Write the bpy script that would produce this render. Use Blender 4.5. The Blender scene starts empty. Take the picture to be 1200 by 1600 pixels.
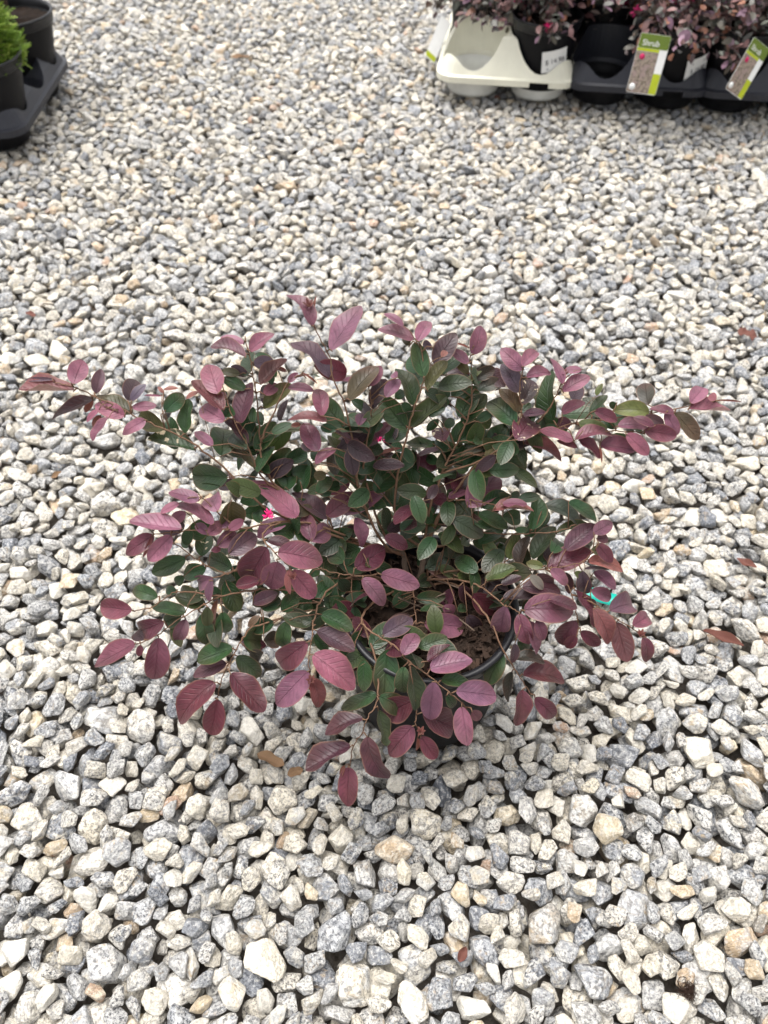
import bpy, bmesh, math, random
import numpy as np
from mathutils import Vector, Matrix, Euler, Quaternion
sc = bpy.context.scene
R = math.radians
random.seed(7); rng = np.random.default_rng(11)

# ------------------------------------------------------------------ camera, sky, sun, exposure
CAM_H, PITCH, FPX = 1.07, R(50.0), 1204.0
cd = bpy.data.cameras.new('camera'); cam = bpy.data.objects.new('camera', cd); sc.collection.objects.link(cam)
cam.location = (0, 0, CAM_H); cam.rotation_euler = (math.pi/2 - PITCH, 0, 0)
cd.sensor_fit = 'VERTICAL'; cd.sensor_height = 36; cd.sensor_width = 27; cd.lens = FPX/1600*36
cd.clip_start = .02; cd.clip_end = 500
cd.dof.use_dof = True; cd.dof.focus_distance = .97; cd.dof.aperture_fstop = 5.0
sc.camera = cam

w = bpy.data.worlds.new('World'); sc.world = w; w.use_nodes = True
wn, wl = w.node_tree.nodes, w.node_tree.links
bg = wn['Background']; sky = wn.new('ShaderNodeTexSky'); sky.sky_type = 'NISHITA'; sky.sun_disc = False
SUN_EL, SUN_AZ = R(76), R(-35)
sky.sun_elevation = SUN_EL; sky.sun_rotation = SUN_AZ; sky.dust_density = 4; sky.air_density = 1.0; sky.ozone_density = 1
hs = wn.new('ShaderNodeHueSaturation'); hs.inputs['Saturation'].default_value = .12
wl.new(sky.outputs[0], hs.inputs['Color']); wl.new(hs.outputs[0], bg.inputs[0]); bg.inputs[1].default_value = .125
sl = bpy.data.lights.new('sun', 'SUN'); so = bpy.data.objects.new('sun', sl); sc.collection.objects.link(so)
sl.energy = 1.5; sl.angle = R(50); sl.color = (1, .97, .93)
sd = Vector((math.sin(SUN_AZ)*math.cos(SUN_EL), math.cos(SUN_AZ)*math.cos(SUN_EL), math.sin(SUN_EL)))
so.rotation_euler = (-sd).to_track_quat('-Z', 'Y').to_euler(); so.location = (0, 0, 5)
sc.view_settings.view_transform = 'Standard'; sc.view_settings.look = 'None'
sc.view_settings.gamma = 1; sc.view_settings.exposure = 1.27
sc.cycles.use_denoising = True; sc.cycles.max_bounces = 4; sc.cycles.diffuse_bounces = 3; sc.cycles.glossy_bounces = 2; sc.cycles.adaptive_threshold = .02

# ------------------------------------------------------------------ helpers
FW = Vector((0, math.cos(PITCH), -math.sin(PITCH))); UP = Vector((0, math.sin(PITCH), math.cos(PITCH)))
CAM = Vector((0, 0, CAM_H))
def ray(x, y): return FW + Vector((1, 0, 0))*((x-600)/FPX) + UP*((800-y)/FPX)
def at(x, y, d): return CAM + ray(x, y)*d                       # photo pixel and depth -> place
def onz(x, y, z): r = ray(x, y); return CAM + r*((z-CAM_H)/r.z)  # photo pixel and height -> place
def link(o, parent=None):
    sc.collection.objects.link(o)
    if parent is not None: o.parent = parent
    return o
def mesh(name, V, F, mat=None, smooth=True, uv=None):
    m = bpy.data.meshes.new(name); m.from_pydata([tuple(v) for v in V], [], F)
    if mat: m.materials.append(mat)
    if smooth: m.polygons.foreach_set('use_smooth', [True]*len(m.polygons))
    if uv is not None:
        l = m.uv_layers.new(name='UVMap'); vi = np.empty(len(m.loops), np.int32); m.loops.foreach_get('vertex_index', vi)
        l.data.foreach_set('uv', np.asarray(uv, np.float32)[vi].ravel())
    m.update(); return m
def obj(name, m, parent=None): return link(bpy.data.objects.new(name, m), parent)
def empty(name, loc=(0, 0, 0), rz=0):
    o = bpy.data.objects.new(name, None); o.location = loc; o.rotation_euler = (0, 0, rz); o.empty_display_size = .05; return link(o)
def tag(o, label=None, cat=None, group=None, kind=None):
    if label: o['label'] = label
    if cat: o['category'] = cat
    if group: o['group'] = group
    if kind: o['kind'] = kind
    return o
class MB:
    """collects shapes into one mesh"""
    def __init__(s): s.V = []; s.F = []; s.C = []; s.U = []
    def add(s, V, F, col=None, uv=None):
        n = len(s.V); s.V += [tuple(v) for v in V]; s.F += [tuple(i+n for i in f) for f in F]
        s.C += [col if col else (0, 0, 0)]*len(V); s.U += list(uv) if uv is not None else [(0, 0)]*len(V)
    def tube(s, P, rad, n=6, col=None, cap=True):
        P = [Vector(p) for p in P]; V = []; F = []
        a = None
        for i, p in enumerate(P):
            t = (P[min(i+1, len(P)-1)] - P[max(i-1, 0)]); t = t.normalized() if t.length > 1e-9 else Vector((0, 0, 1))
            if a is None: a = t.orthogonal().normalized()
            a = (a - t*a.dot(t)); a = a.normalized() if a.length > 1e-6 else t.orthogonal().normalized()
            b = t.cross(a); r = rad[i] if hasattr(rad, '__len__') else rad
            for k in range(n):
                q = 2*math.pi*k/n; V.append(p + (a*math.cos(q) + b*math.sin(q))*r)
        for i in range(len(P)-1):
            for k in range(n):
                F.append((i*n+k, i*n+(k+1) % n, (i+1)*n+(k+1) % n, (i+1)*n+k))
        if cap: F += [tuple(range(n))[::-1], tuple(range((len(P)-1)*n, len(P)*n))]
        s.add(V, F, col)
    def lathe(s, prof, n=48, c=(0, 0, 0)):
        V = []; F = []
        for r, z in prof:
            for k in range(n):
                q = 2*math.pi*k/n; V.append((c[0]+r*math.cos(q), c[1]+r*math.sin(q), c[2]+z))
        for i in range(len(prof)-1):
            for k in range(n): F.append((i*n+k, i*n+(k+1) % n, (i+1)*n+(k+1) % n, (i+1)*n+k))
        s.add(V, F)
    def build(s, name, mat, parent=None, smooth=True, colattr=False):
        m = mesh(name, s.V, s.F, mat, smooth, s.U if any(u != (0, 0) for u in s.U) else None)
        if colattr:
            a = m.attributes.new('col', 'FLOAT_COLOR', 'POINT')
            a.data.foreach_set('color', np.array([(*c, 1) for c in s.C], np.float32).ravel())
        return obj(name, m, parent)
def spline(P, k=4):
    P = [Vector(p) for p in P]; out = []
    for i in range(len(P)-1):
        a, b, c, d = P[max(i-1, 0)], P[i], P[i+1], P[min(i+2, len(P)-1)]
        for j in range(k):
            t = j/k
            out.append(.5*((2*b) + (c-a)*t + (2*a-5*b+4*c-d)*t*t + (-a+3*b-3*c+d)*t**3))
    return out + [P[-1]]

# ------------------------------------------------------------------ material helpers
class NT:
    def __init__(s, name):
        s.m = bpy.data.materials.new(name); s.m.use_nodes = True; s.t = s.m.node_tree; s.n = s.t.nodes; s.l = s.t.links
        s.b = s.n['Principled BSDF']
    def new(s, typ, **kw):
        nd = s.n.new(typ)
        for k, v in kw.items():
            if k.startswith('in_'): s.put(nd.inputs[int(k[3:])] if k[3:].isdigit() else nd.inputs[k[3:]], v)
            else: setattr(nd, k, v)
        return nd
    def put(s, sock, v):
        if hasattr(v, 'is_linked') or hasattr(v, 'links'): s.l.new(v, sock)
        else: sock.default_value = v
    def math(s, op, a, b=0.0, c=None, clamp=False):
        nd = s.n.new('ShaderNodeMath'); nd.operation = op; nd.use_clamp = clamp; s.put(nd.inputs[0], a); s.put(nd.inputs[1], b)
        if c is not None: s.put(nd.inputs[2], c)
        return nd.outputs[0]
    def vmath(s, op, a, b=(0, 0, 0)):
        nd = s.n.new('ShaderNodeVectorMath'); nd.operation = op; s.put(nd.inputs[0], a)
        s.put(nd.inputs[3 if op == 'SCALE' else 1], b); return nd.outputs[0]
    def mix(s, f, a, b, mode='MIX'):
        nd = s.n.new('ShaderNodeMix'); nd.data_type = 'RGBA'; nd.blend_type = mode
        s.put(nd.inputs[0], f)
        for sock, v in ((nd.inputs[6], a), (nd.inputs[7], b)):
            s.put(sock, (*v, 1) if isinstance(v, tuple) and len(v) == 3 else v)
        return nd.outputs[2]
    def noise(s, vec, scale, detail=4, rough=.6, dist=0.0):
        nd = s.n.new('ShaderNodeTexNoise'); s.put(nd.inputs['Vector'], vec); nd.inputs['Scale'].default_value = scale
        nd.inputs['Detail'].default_value = detail; nd.inputs['Roughness'].default_value = rough; nd.inputs['Distortion'].default_value = dist
        return nd.outputs[0]
    def ramp(s, f, stops, interp='LINEAR'):
        nd = s.n.new('ShaderNodeValToRGB'); e = nd.color_ramp.elements; nd.color_ramp.interpolation = interp
        while len(e) < len(stops): e.new(.5)
        for el, (p, c) in zip(e, stops):
            el.position = p; el.color = (*c, 1) if isinstance(c, tuple) else (c, c, c, 1)
        s.put(nd.inputs[0], f); return nd.outputs[0]
    def smooth(s, x, a, b):
        nd = s.n.new('ShaderNodeMapRange'); nd.interpolation_type = 'SMOOTHSTEP'; s.put(nd.inputs[0], x)
        nd.inputs[1].default_value = a; nd.inputs[2].default_value = b; return nd.outputs[0]
    def bump(s, h, strength, dist, normal=None):
        nd = s.n.new('ShaderNodeBump'); s.put(nd.inputs['Height'], h); nd.inputs['Strength'].default_value = strength
        nd.inputs['Distance'].default_value = dist
        if normal is not None: s.l.new(normal, nd.inputs['Normal'])
        return nd.outputs[0]
    def out(s, col, rough=.6, normal=None, spec=.5):
        s.put(s.b.inputs['Base Color'], (*col, 1) if isinstance(col, tuple) and len(col) == 3 else col)
        s.put(s.b.inputs['Roughness'], rough); s.b.inputs['Specular IOR Level'].default_value = spec
        if normal is not None: s.l.new(normal, s.b.inputs['Normal'])
        return s.m

def stone_material():
    t = NT('stone')
    a = t.new('ShaderNodeAttribute', attribute_type='INSTANCER', attribute_name='tone')
    sep = t.new('ShaderNodeSeparateXYZ', in_0=a.outputs['Vector']); kind, r2, r3 = sep.outputs
    tc = t.new('ShaderNodeTexCoord'); p = t.vmath('ADD', tc.outputs['Object'], t.vmath('SCALE', a.outputs['Vector'], 37.0))
    base = t.ramp(kind, [(0, (.80, .765, .69)), (.10, (.765, .705, .59)), (.26, (.71, .65, .545)), (.38, (.675, .64, .58)), (.49, (.60, .585, .56)), (.62, (.50, .50, .50)),
                         (.76, (.40, .41, .43)), (.86, (.29, .305, .335)), (.925, (.21, .225, .26)), (.94, (.66, .55, .38)), (.985, (.60, .45, .30)), (1, (.55, .36, .26))])
    n1 = t.noise(p, 1.15, 3, .65, .4)
    # big patches of one mineral in another
    lighter = t.ramp(r2, [(0, (.80, .71, .54)), (.35, (.79, .74, .65)), (.7, (.70, .69, .66)), (1, (.42, .43, .45))])
    c = t.mix(t.math('MULTIPLY', t.smooth(n1, .42, .60), r3), base, lighter)
    # gneissic bands
    st = t.new('ShaderNodeMapping'); t.put(st.inputs[0], p); st.inputs['Scale'].default_value = (.9, 1.4, 4.6); st.inputs['Rotation'].default_value = (.4, .3, 0)
    band = t.smooth(t.noise(st.outputs[0], 1.9, 4, .68, .3), .49, .60)
    grey = t.ramp(kind, [(0, .25), (.08, .42), (.22, .68), (.34, .95), (.925, 1.0), (.94, .45), (1, .4)])
    c = t.mix(t.math('MULTIPLY', t.math('MULTIPLY', band, grey), .66), c, t.mix(r3, (.17, .18, .205), (.24, .21, .175)))
    # fine dark speckle of mica, pale grains between
    nf = t.noise(p, 4.3, 4, .74, .35); amt = t.math('ADD', .42, t.math('MULTIPLY', t.smooth(t.math('FRACT', t.math('MULTIPLY', r3, 7.3)), .0, 1.0), .58))
    c = t.mix(t.math('MULTIPLY', t.smooth(nf, .51, .59), t.math('MULTIPLY', t.math('ADD', t.math('MULTIPLY', grey, .82), .06), amt), clamp=True), c, (.045, .05, .06))
    c = t.mix(t.math('MULTIPLY', t.smooth(nf, .46, .38), .55), c, (.86, .84, .79))
    # rust stains
    stain = t.smooth(t.noise(t.vmath('ADD', p, (3, 17, 8)), 1.5, 2, .7, .6), .54, .74)
    c = t.mix(t.math('MULTIPLY', stain, t.math('MULTIPLY', t.smooth(r2, .4, 1.0), .7)), c, (.50, .37, .22))
    c = t.mix(.25, c, t.ramp(n1, [(.3, (.62, .57, .48)), (.6, (1, 1, 1))]), 'MULTIPLY')
    h = t.noise(p, 3.4, 4, .72)
    return t.out(c, .72, t.bump(h, .9, .0085), .35)
M_STONE = stone_material()

def leaf_material():
    t = NT('leaf')
    ao = t.new('ShaderNodeAttribute', attribute_type='OBJECT', attribute_name='col'); ag = t.new('ShaderNodeAttribute', attribute_type='GEOMETRY', attribute_name='col')
    col = t.vmath('ADD', ao.outputs['Vector'], ag.outputs['Vector'])
    sp = t.new('ShaderNodeAttribute', attribute_type='OBJECT', attribute_name='spots').outputs['Fac']
    uv = t.new('ShaderNodeUVMap', uv_map='UVMap'); s = t.new('ShaderNodeSeparateXYZ', in_0=uv.outputs[0]); u, v = s.outputs[0], s.outputs[1]
    av = t.math('ABSOLUTE', v)
    oi = t.new('ShaderNodeObjectInfo'); geo = t.new('ShaderNodeNewGeometry')
    tc = t.new('ShaderNodeTexCoord'); p = t.vmath('ADD', tc.outputs['Object'], t.vmath('SCALE', oi.outputs['Location'], 31.0))
    n1 = t.noise(p, 3.0, 4, .65); n2 = t.noise(p, 22, 3, .7)
    mid = t.math('SUBTRACT', 1.0, t.smooth(av, .015, .075))
    fr = t.math('FRACT', t.math('MULTIPLY', t.math('SUBTRACT', u, t.math('MULTIPLY', av, .26)), 8.0))
    side = t.math('SUBTRACT', 1.0, t.smooth(t.math('ABSOLUTE', t.math('SUBTRACT', fr, .5)), .03, .13))
    side = t.math('MULTIPLY', side, t.math('SUBTRACT', 1.0, t.smooth(av, .55, .95)))
    vein = t.math('MAXIMUM', mid, t.math('MULTIPLY', side, .45))
    # bronze, purple and green run into each other within a leaf
    n0 = t.noise(p, 1.3, 2, .5); tint = t.mix(oi.outputs['Random'], (.05, .055, .02), (.13, .03, .035))
    col = t.mix(t.math('MULTIPLY', t.smooth(t.math('ADD', n0, t.math('MULTIPLY', u, .25)), .50, .82), .30), col, tint)
    c = t.mix(.75, col, t.ramp(n1, [(.25, (.50, .48, .5)), (.75, (1.42, 1.38, 1.36))]), 'MULTIPLY')
    c = t.mix(.35, c, t.ramp(n2, [(.3, (.65, .65, .65)), (.7, (1.3, 1.25, 1.25))]), 'MULTIPLY')
    c = t.mix(t.math('MULTIPLY', vein, .18), c, t.mix(.45, col, (.02, .012, .012)))
    edge = t.smooth(av, .86, 1.0)
    c = t.mix(t.math('MULTIPLY', edge, .45), c, (.26, .14, .09))
    spot = t.math('MULTIPLY', t.smooth(t.noise(p, 5.5, 2, .5), .60, .66), sp)
    c = t.mix(spot, c, (.62, .52, .36))
    back = t.mix(.5, c, (.20, .155, .13))
    c = t.mix(geo.outputs['Backfacing'], c, back)
    h = t.math('SUBTRACT', t.math('MULTIPLY', n2, .25), t.math('MULTIPLY', vein, .8))
    m = t.out(c, t.math('ADD', .22, t.math('MULTIPLY', n1, .28)), t.bump(h, .8, .0016), .40)
    t.b.inputs['Sheen Weight'].default_value = .05; t.b.inputs['Sheen Roughness'].default_value = .45
    t.b.inputs['Sheen Tint'].default_value = (1, .93, .94, 1)
    tr = t.new('ShaderNodeBsdfTranslucent'); t.put(tr.inputs['Color'], t.mix(1.0, c, (1.9, 1.7, 1.5), 'MULTIPLY'))
    mx = t.new('ShaderNodeMixShader', in_0=.20); t.l.new(t.b.outputs[0], mx.inputs[1]); t.l.new(tr.outputs[0], mx.inputs[2])
    t.l.new(mx.outputs[0], t.n['Material Output'].inputs[0])
    return m
M_LEAF = leaf_material()

def simple(name, col, rough=.5, var=.25, scale=40, bump=.0, spec=.5, bdist=.001):
    t = NT(name); tc = t.new('ShaderNodeTexCoord'); n = t.noise(tc.outputs['Object'], scale, 5, .65)
    c = t.mix(1.0, col, t.ramp(n, [(.25, (1-var,)*3), (.75, (1+var,)*3)]), 'MULTIPLY')
    r = t.math('ADD', t.math('MULTIPLY', n, .25), rough-.12)
    return t.out(c, r, t.bump(n, bump, bdist) if bump else None, spec)
M_BARK = simple('twig_bark', (.145, .080, .048), .75, .35, 160, .5, .3)
M_OLDBARK = simple('old_bark', (.12, .085, .062), .8, .4, 120, .6, .3)
M_POT = simple('black_plastic', (.006, .006, .0072), .45, .35, 22, .12, .16, .0006)
M_POTRIM = simple('black_plastic_rim', (.010, .010, .012), .36, .25, 18, 0, .3)
M_TRAYG = simple('charcoal_plastic', (.020, .021, .029), .46, .22, 14, .08, .45)
M_TRAYC = simple('cream_plastic', (.70, .68, .56), .42, .10, 10, .06, .45)
M_CUPC = simple('cream_plastic_cup', (.60, .60, .56), .45, .12, 10, .05, .45)
M_SOIL = simple('potting_soil', (.022, .014, .010), .95, .6, 60, .9, .2, .006)
M_CHIP = simple('bark_chip', (.030, .017, .011), .85, .55, 45, .7, .25, .002)
M_FLOWER = simple('magenta_petal', (.62, .02, .16), .5, .25, 80, 0, .3)
M_DRY = simple('dry_leaf', (.17, .10, .052), .7, .4, 60, .4, .3)
M_DRYRED = simple('dry_red_leaf', (.115, .042, .030), .7, .35, 60, .4, .3)
M_FIBRE = simple('root_fibre', (.028, .015, .010), .9, .4, 200, 0, .2)
M_TEAL = simple('teal_plastic', (.0, .34, .27), .35, .08, 10, 0, .5)
M_WHITE = simple('white_card', (.78, .78, .76), .5, .05, 20, 0, .4)
M_INK = simple('grey_ink', (.10, .10, .11), .6, .1, 20, 0, .3)
M_GREYINK = simple('pale_ink', (.32, .32, .33), .6, .3, 300, 0, .3)
M_TAGDK = simple('dark_green_print', (.115, .17, .012), .35, .08, 20, 0, .5)
M_TAGLM = simple('lime_print', (.42, .48, .01), .35, .08, 20, 0, .5)
M_TAGPINK = simple('pink_print', (.50, .015, .10), .4, .2, 60, 0, .4)
def photo_print():
    t = NT('printed_foliage_photo'); tc = t.new('ShaderNodeTexCoord')
    n = t.noise(tc.outputs['Object'], 95, 5, .7, .5); n3 = t.noise(tc.outputs['Object'], 40, 2, .5)
    c = t.ramp(n, [(.3, (.05, .05, .035)), (.45, (.16, .13, .09)), (.55, (.36, .27, .23)), (.68, (.22, .25, .13)), (.8, (.6, .52, .47))])
    c = t.mix(t.smooth(n3, .5, .6), c, (.30, .22, .20)); return t.out(c, .35)
M_PHOTO = photo_print()
def foliage(name, rough=.5, back=(.10, .075, .06), sheen=.15):
    t = NT(name); a = t.new('ShaderNodeAttribute', attribute_type='GEOMETRY', attribute_name='col'); geo = t.new('ShaderNodeNewGeometry')
    n = t.noise(t.new('ShaderNodeTexCoord').outputs['Object'], 60, 3, .6)
    c = t.mix(.6, a.outputs['Color'], t.ramp(n, [(.3, (.6, .6, .6)), (.7, (1.3, 1.3, 1.3))]), 'MULTIPLY')
    c = t.mix(t.math('MULTIPLY', geo.outputs['Backfacing'], .4), c, back)
    m = t.out(c, rough, None, .4); t.b.inputs['Sheen Weight'].default_value = sheen; return m
M_FOL = foliage('shrub_foliage'); M_CON = foliage('conifer_foliage', .6, (.12, .2, .03), 0)

# ------------------------------------------------------------------ the ground
def ground_material():
    t = NT('gravel_ground'); tc = t.new('ShaderNodeTexCoord'); p = tc.outputs['Object']
    v = t.new('ShaderNodeTexVoronoi', in_Scale=30.0); t.put(v.inputs['Vector'], p)
    c = t.ramp(v.outputs['Color'], [(0, (.62, .58, .5)), (.35, (.5, .49, .47)), (.7, (.36, .37, .38)), (1, (.55, .45, .32))])
    d = t.smooth(v.outputs['Distance'], .0, .75)
    c = t.mix(d, c, (.06, .055, .05)); return t.out(c, .85, t.bump(t.math('SUBTRACT', 1.0, v.outputs['Distance']), 1.0, .02), .3)
gm = ground_material()
def soil_bed():
    t = NT('grit_bed'); n = t.noise(t.new('ShaderNodeTexCoord').outputs['Object'], 90, 5, .7)
    return t.out(t.ramp(n, [(.3, (.07, .055, .045)), (.7, (.20, .18, .155))]), .95, t.bump(n, 1.0, .008), .2)
BED = -.075
gx0, gx1, gy0, gy1 = -2.2, 2.25, -.35, 4.15
g = MB()
# one sheet to the horizon; the stretch under the loose stones lies lower (their bed)
L = 220.
g.add([(-L, -L, -.006), (L, -L, -.006), (L, L, -.006), (-L, L, -.006), (gx0, gy0, BED), (gx1, gy0, BED), (gx1, gy1, BED), (gx0, gy1, BED),
       (gx0-.06, gy0-.06, -.006), (gx1+.06, gy0-.06, -.006), (gx1+.06, gy1+.06, -.006), (gx0-.06, gy1+.06, -.006)],
      [(0, 1, 9, 8), (1, 2, 10, 9), (2, 3, 11, 10), (3, 0, 8, 11), (8, 9, 5, 4), (9, 10, 6, 5), (10, 11, 7, 6), (11, 8, 4, 7), (4, 5, 6, 7)])
ground = g.build('ground', gm, None, False); ground.data.materials.append(soil_bed()); ground.data.polygons[8].material_index = 1
tag(ground, 'loose grey and cream crushed stone covering the whole yard', kind='structure')

# ---- stone shapes: rounded-edge polyhedra
ico = bmesh.new(); bmesh.ops.create_icosphere(ico, subdivisions=4, radius=1)
ICO_V = np.array([v.co[:] for v in ico.verts]); ICO_F = [tuple(v.index for v in f.verts) for f in ico.faces]; ico.free()
ICO_V /= np.linalg.norm(ICO_V, axis=1)[:, None]
NVAR = 40
stone_mesh, stone_pts = [], []
def lumps(D, k, freq, amp):
    s = np.zeros(len(D))
    for _ in range(k):
        w_ = rng.normal(size=3)*freq; s += np.sin(D@w_ + rng.uniform(0, 6.28))
    return s*amp/math.sqrt(k)
for i in range(NVAR):
    nf = rng.integers(7, 11); N = rng.normal(size=(nf, 3)); N /= np.linalg.norm(N, axis=1)[:, None]
    for _ in range(12):                                          # spread the facets
        G = N@N.T; np.fill_diagonal(G, -1); j = G.argmax(1); N -= .12*N[j]; N /= np.linalg.norm(N, axis=1)[:, None]
    dist = rng.uniform(.70, 1.12, nf); pw = rng.uniform(11, 36)
    D = ICO_V
    q = np.maximum(D@N.T, 0)/dist
    r = (np.sum(q**pw, axis=1)+1e-6)**(-1/pw); r = np.minimum(r, 1.45)
    r *= 1 + lumps(D, 6, 3.5, .022) + lumps(D, 6, 8, .015) + lumps(D, 8, 17, .007)
    ab = np.array([1.18, rng.uniform(.74, 1.0), rng.uniform(.50, .78)])
    P = D*r[:, None]*ab; P -= (P.max(0)+P.min(0))/2; P /= np.abs(P[:, 0]).max()
    stone_mesh.append(mesh('stone', P, ICO_F, M_STONE)); stone_pts.append(P)

# ---- settle the stones: drop each into the lowest of a few spots of a growing height map
CELL = .004; NX = int((gx1-gx0)/CELL); NY = int((gy1-gy0)/CELL)
H = np.full((NX, NY), BED, np.float32); OWN = np.full((NX, NY), -1, np.int32)
POT_C = Vector((.0605, .553, 0)); POT_RB = .100
X, Y = np.meshgrid(gx0+(np.arange(NX)+.5)*CELL, gy0+(np.arange(NY)+.5)*CELL, indexing='ij')
H[(X-POT_C.x)**2+(Y-POT_C.y)**2 < (POT_RB-.008)**2] = .25
protos = []
for i in range(640):
    vi = i % NVAR
    s = .0186*float(np.clip(rng.lognormal(-.03, .23), .62, 1.55))
    scl = s*np.array([1, rng.uniform(.88, 1.12), rng.uniform(.85, 1.15)])
    e = Euler((rng.normal()*.42, rng.normal()*.38, rng.uniform(0, 6.283)), 'XYZ')
    P = (stone_pts[vi]*scl)@np.array(e.to_matrix()).T
    ix = np.floor(P[:, 0]/CELL).astype(int); iy = np.floor(P[:, 1]/CELL).astype(int)
    x0, y0 = ix.min(), iy.min(); sh = (ix.max()-x0+1, iy.max()-y0+1)
    top = np.full(sh, -9., np.float32); bot = np.full(sh, 9., np.float32)
    np.maximum.at(top, (ix-x0, iy-y0), P[:, 2]); np.minimum.at(bot, (ix-x0, iy-y0), P[:, 2])
    protos.append((vi, scl, tuple(e), x0, y0, sh, top, bot))
def wedge(y): return .70 + max(0., y)*.40                          # half width of the stretch that can be seen, with a step's margin
ar = sum(2*min(wedge(y), 2.1) for y in np.arange(gy0, gy1, .05))*.05
NMAIN = int(ar*2800); NST = NMAIN+int(ar*800); K = 3
ys_ = np.linspace(gy0+.05, gy1-.05, 400); cdf = np.cumsum([min(wedge(y), 2.1) for y in ys_]); cdf /= cdf[-1]
CY = np.interp(rng.uniform(cdf[0], 1, NST*K), cdf, ys_); CX = (2*rng.uniform(0, 1, NST*K)-1)*np.minimum(.70+np.maximum(CY, 0)*.40, 2.1)
CI = ((CX-gx0)/CELL).astype(int).tolist(); CJ = ((CY-gy0)/CELL).astype(int).tolist(); PI_ = rng.integers(0, 640, NST).tolist()
FILL = sorted(range(640), key=lambda i: protos[i][1][0])[40:420]; PI_[NMAIN:] = [FILL[i % 380] for i in PI_[NMAIN:]]
stones = []; rnd = random.Random(5)
for n in range(NST):
    vi, scl, e, x0, y0, sh, top, bot = protos[PI_[n]]
    best = None
    for k in (range(n*K, n*K+K) if n < NMAIN else [rnd.randrange(NST*K) for _ in range(10)]):
        i = CI[k]+x0; j = CJ[k]+y0
        if i < 0 or j < 0 or i+sh[0] > NX or j+sh[1] > NY: continue
        z = float((H[i:i+sh[0], j:j+sh[1]]-bot).max())
        if best is None or z < best[0]: best = (z, i, j)
    if best is None: continue
    z, i, j = best                                                  # let it roll downhill until it is caught
    for st in (4, 4, 3, 3, 2, 2, 1, 1):
        moved = False
        for di, dj in ((st, 0), (-st, 0), (0, st), (0, -st)):
            a_, b_ = i+di, j+dj
            if a_ < 0 or b_ < 0 or a_+sh[0] > NX or b_+sh[1] > NY: continue
            zz = float((H[a_:a_+sh[0], b_:b_+sh[1]]-bot).max())
            if zz < z-.0004: z, mi, mj, moved = zz, a_, b_, True
        if moved: i, j = mi, mj
    best = (z, i, j)
    if best[0] > (-.003 if n < NMAIN else .001): continue
    z, i, j = best; z -= .0022
    hw = H[i:i+sh[0], j:j+sh[1]]; nt = top+z; mk = nt > hw
    hw[mk] = nt[mk]; OWN[i:i+sh[0], j:j+sh[1]][mk] = len(stones)
    stones.append((vi, scl, e, gx0+(i-x0+.5)*CELL, gy0+(j-y0+.5)*CELL, z))
# then close the deep holes between them
for rnd_ in range(3):
    lim = (-.024, -.021, -.019)[rnd_]
    pits = np.argwhere((H < lim) & (np.abs(X) < .66+np.maximum(Y, 0)*.40) & (Y > gy0+.1) & (Y < gy1-.1)); rng.shuffle(pits)
    for i, j in pits[::3].tolist():
        if H[i, j] >= lim: continue
        best = None
        for k in range(7):
            pr = protos[FILL[rnd.randrange(380)]]; x0, y0, sh = pr[3:6]
            a_, b_ = i-sh[0]//2+rnd.randint(-2, 2), j-sh[1]//2+rnd.randint(-2, 2)
            if a_ < 0 or b_ < 0 or a_+sh[0] > NX or b_+sh[1] > NY: continue
            z = float((H[a_:a_+sh[0], b_:b_+sh[1]]-pr[7]).max())
            if best is None or z < best[0]: best = (z, a_, b_, pr)
        if best is None or best[0] > -.003: continue
        z, a_, b_, (vi, scl, e, x0, y0, sh, top, bot) = best; z -= .0025
        hw = H[a_:a_+sh[0], b_:b_+sh[1]]; nt = top+z; mk = nt > hw
        hw[mk] = nt[mk]; OWN[a_:a_+sh[0], b_:b_+sh[1]][mk] = len(stones)
        stones.append((vi, scl, e, gx0+(a_-x0+.5)*CELL, gy0+(b_-y0+.5)*CELL, z))
def top_at(x, y, r=.012):
    i = int((x-gx0)/CELL); j = int((y-gy0)/CELL); k = max(1, int(r/CELL))
    return float(H[max(i-k, 0):i+k+1, max(j-k, 0):j+k+1].max())
vis = np.bincount(OWN[OWN >= 0].ravel(), minlength=len(stones)).astype(float)
SX = np.array([s[3] for s in stones]); SY = np.array([s[4] for s in stones]); SZ = np.array([s[5] for s in stones])
dep = SY*math.cos(PITCH)+(CAM_H-SZ)*math.sin(PITCH); upv = SY*math.sin(PITCH)-(CAM_H-SZ)*math.cos(PITCH)
pxx = 600+SX/dep*FPX; pyy = 800-upv/dep*FPX
score = vis/dep**2*((pxx > 10) & (pxx < 1190) & (pyy > 1000) & (pyy < 1590))
inplant = (np.abs(pxx-640) < 330) & (pyy < 1130); score[inplant] *= .2
big = set(np.argsort(-score)[:300].tolist())
tones = rng.uniform(0, 1, (len(stones), 3))
rest_i = [n for n in range(len(stones)) if n not in big and vis[n] > 2]
for n in sorted(big):
    vi, scl, e, x, y, z = stones[n]
    o = bpy.data.objects.new('stone', stone_mesh[vi]); o.location = (x, y, z); o.rotation_euler = e; o.scale = scl
    o['tone'] = [float(t) for t in tones[n]]; link(o, ground)
pm = bpy.data.meshes.new('gravel'); pm.from_pydata([stones[n][3:6] for n in rest_i], [], [])
def attr(name, typ, key, data): a = pm.attributes.new(name, typ, 'POINT'); a.data.foreach_set(key, np.asarray(data).ravel())
attr('pick', 'INT', 'value', np.array([stones[n][0] for n in rest_i], np.int32))
attr('turn', 'FLOAT_VECTOR', 'vector', np.array([stones[n][2] for n in rest_i], np.float32))
attr('size', 'FLOAT_VECTOR', 'vector', np.array([stones[n][1] for n in rest_i], np.float32))
attr('tone', 'FLOAT_VECTOR', 'vector', tones[rest_i].astype(np.float32))
pm.materials.append(M_STONE)
gravel = obj('gravel', pm, ground); tag(gravel, kind='stuff')
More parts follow.
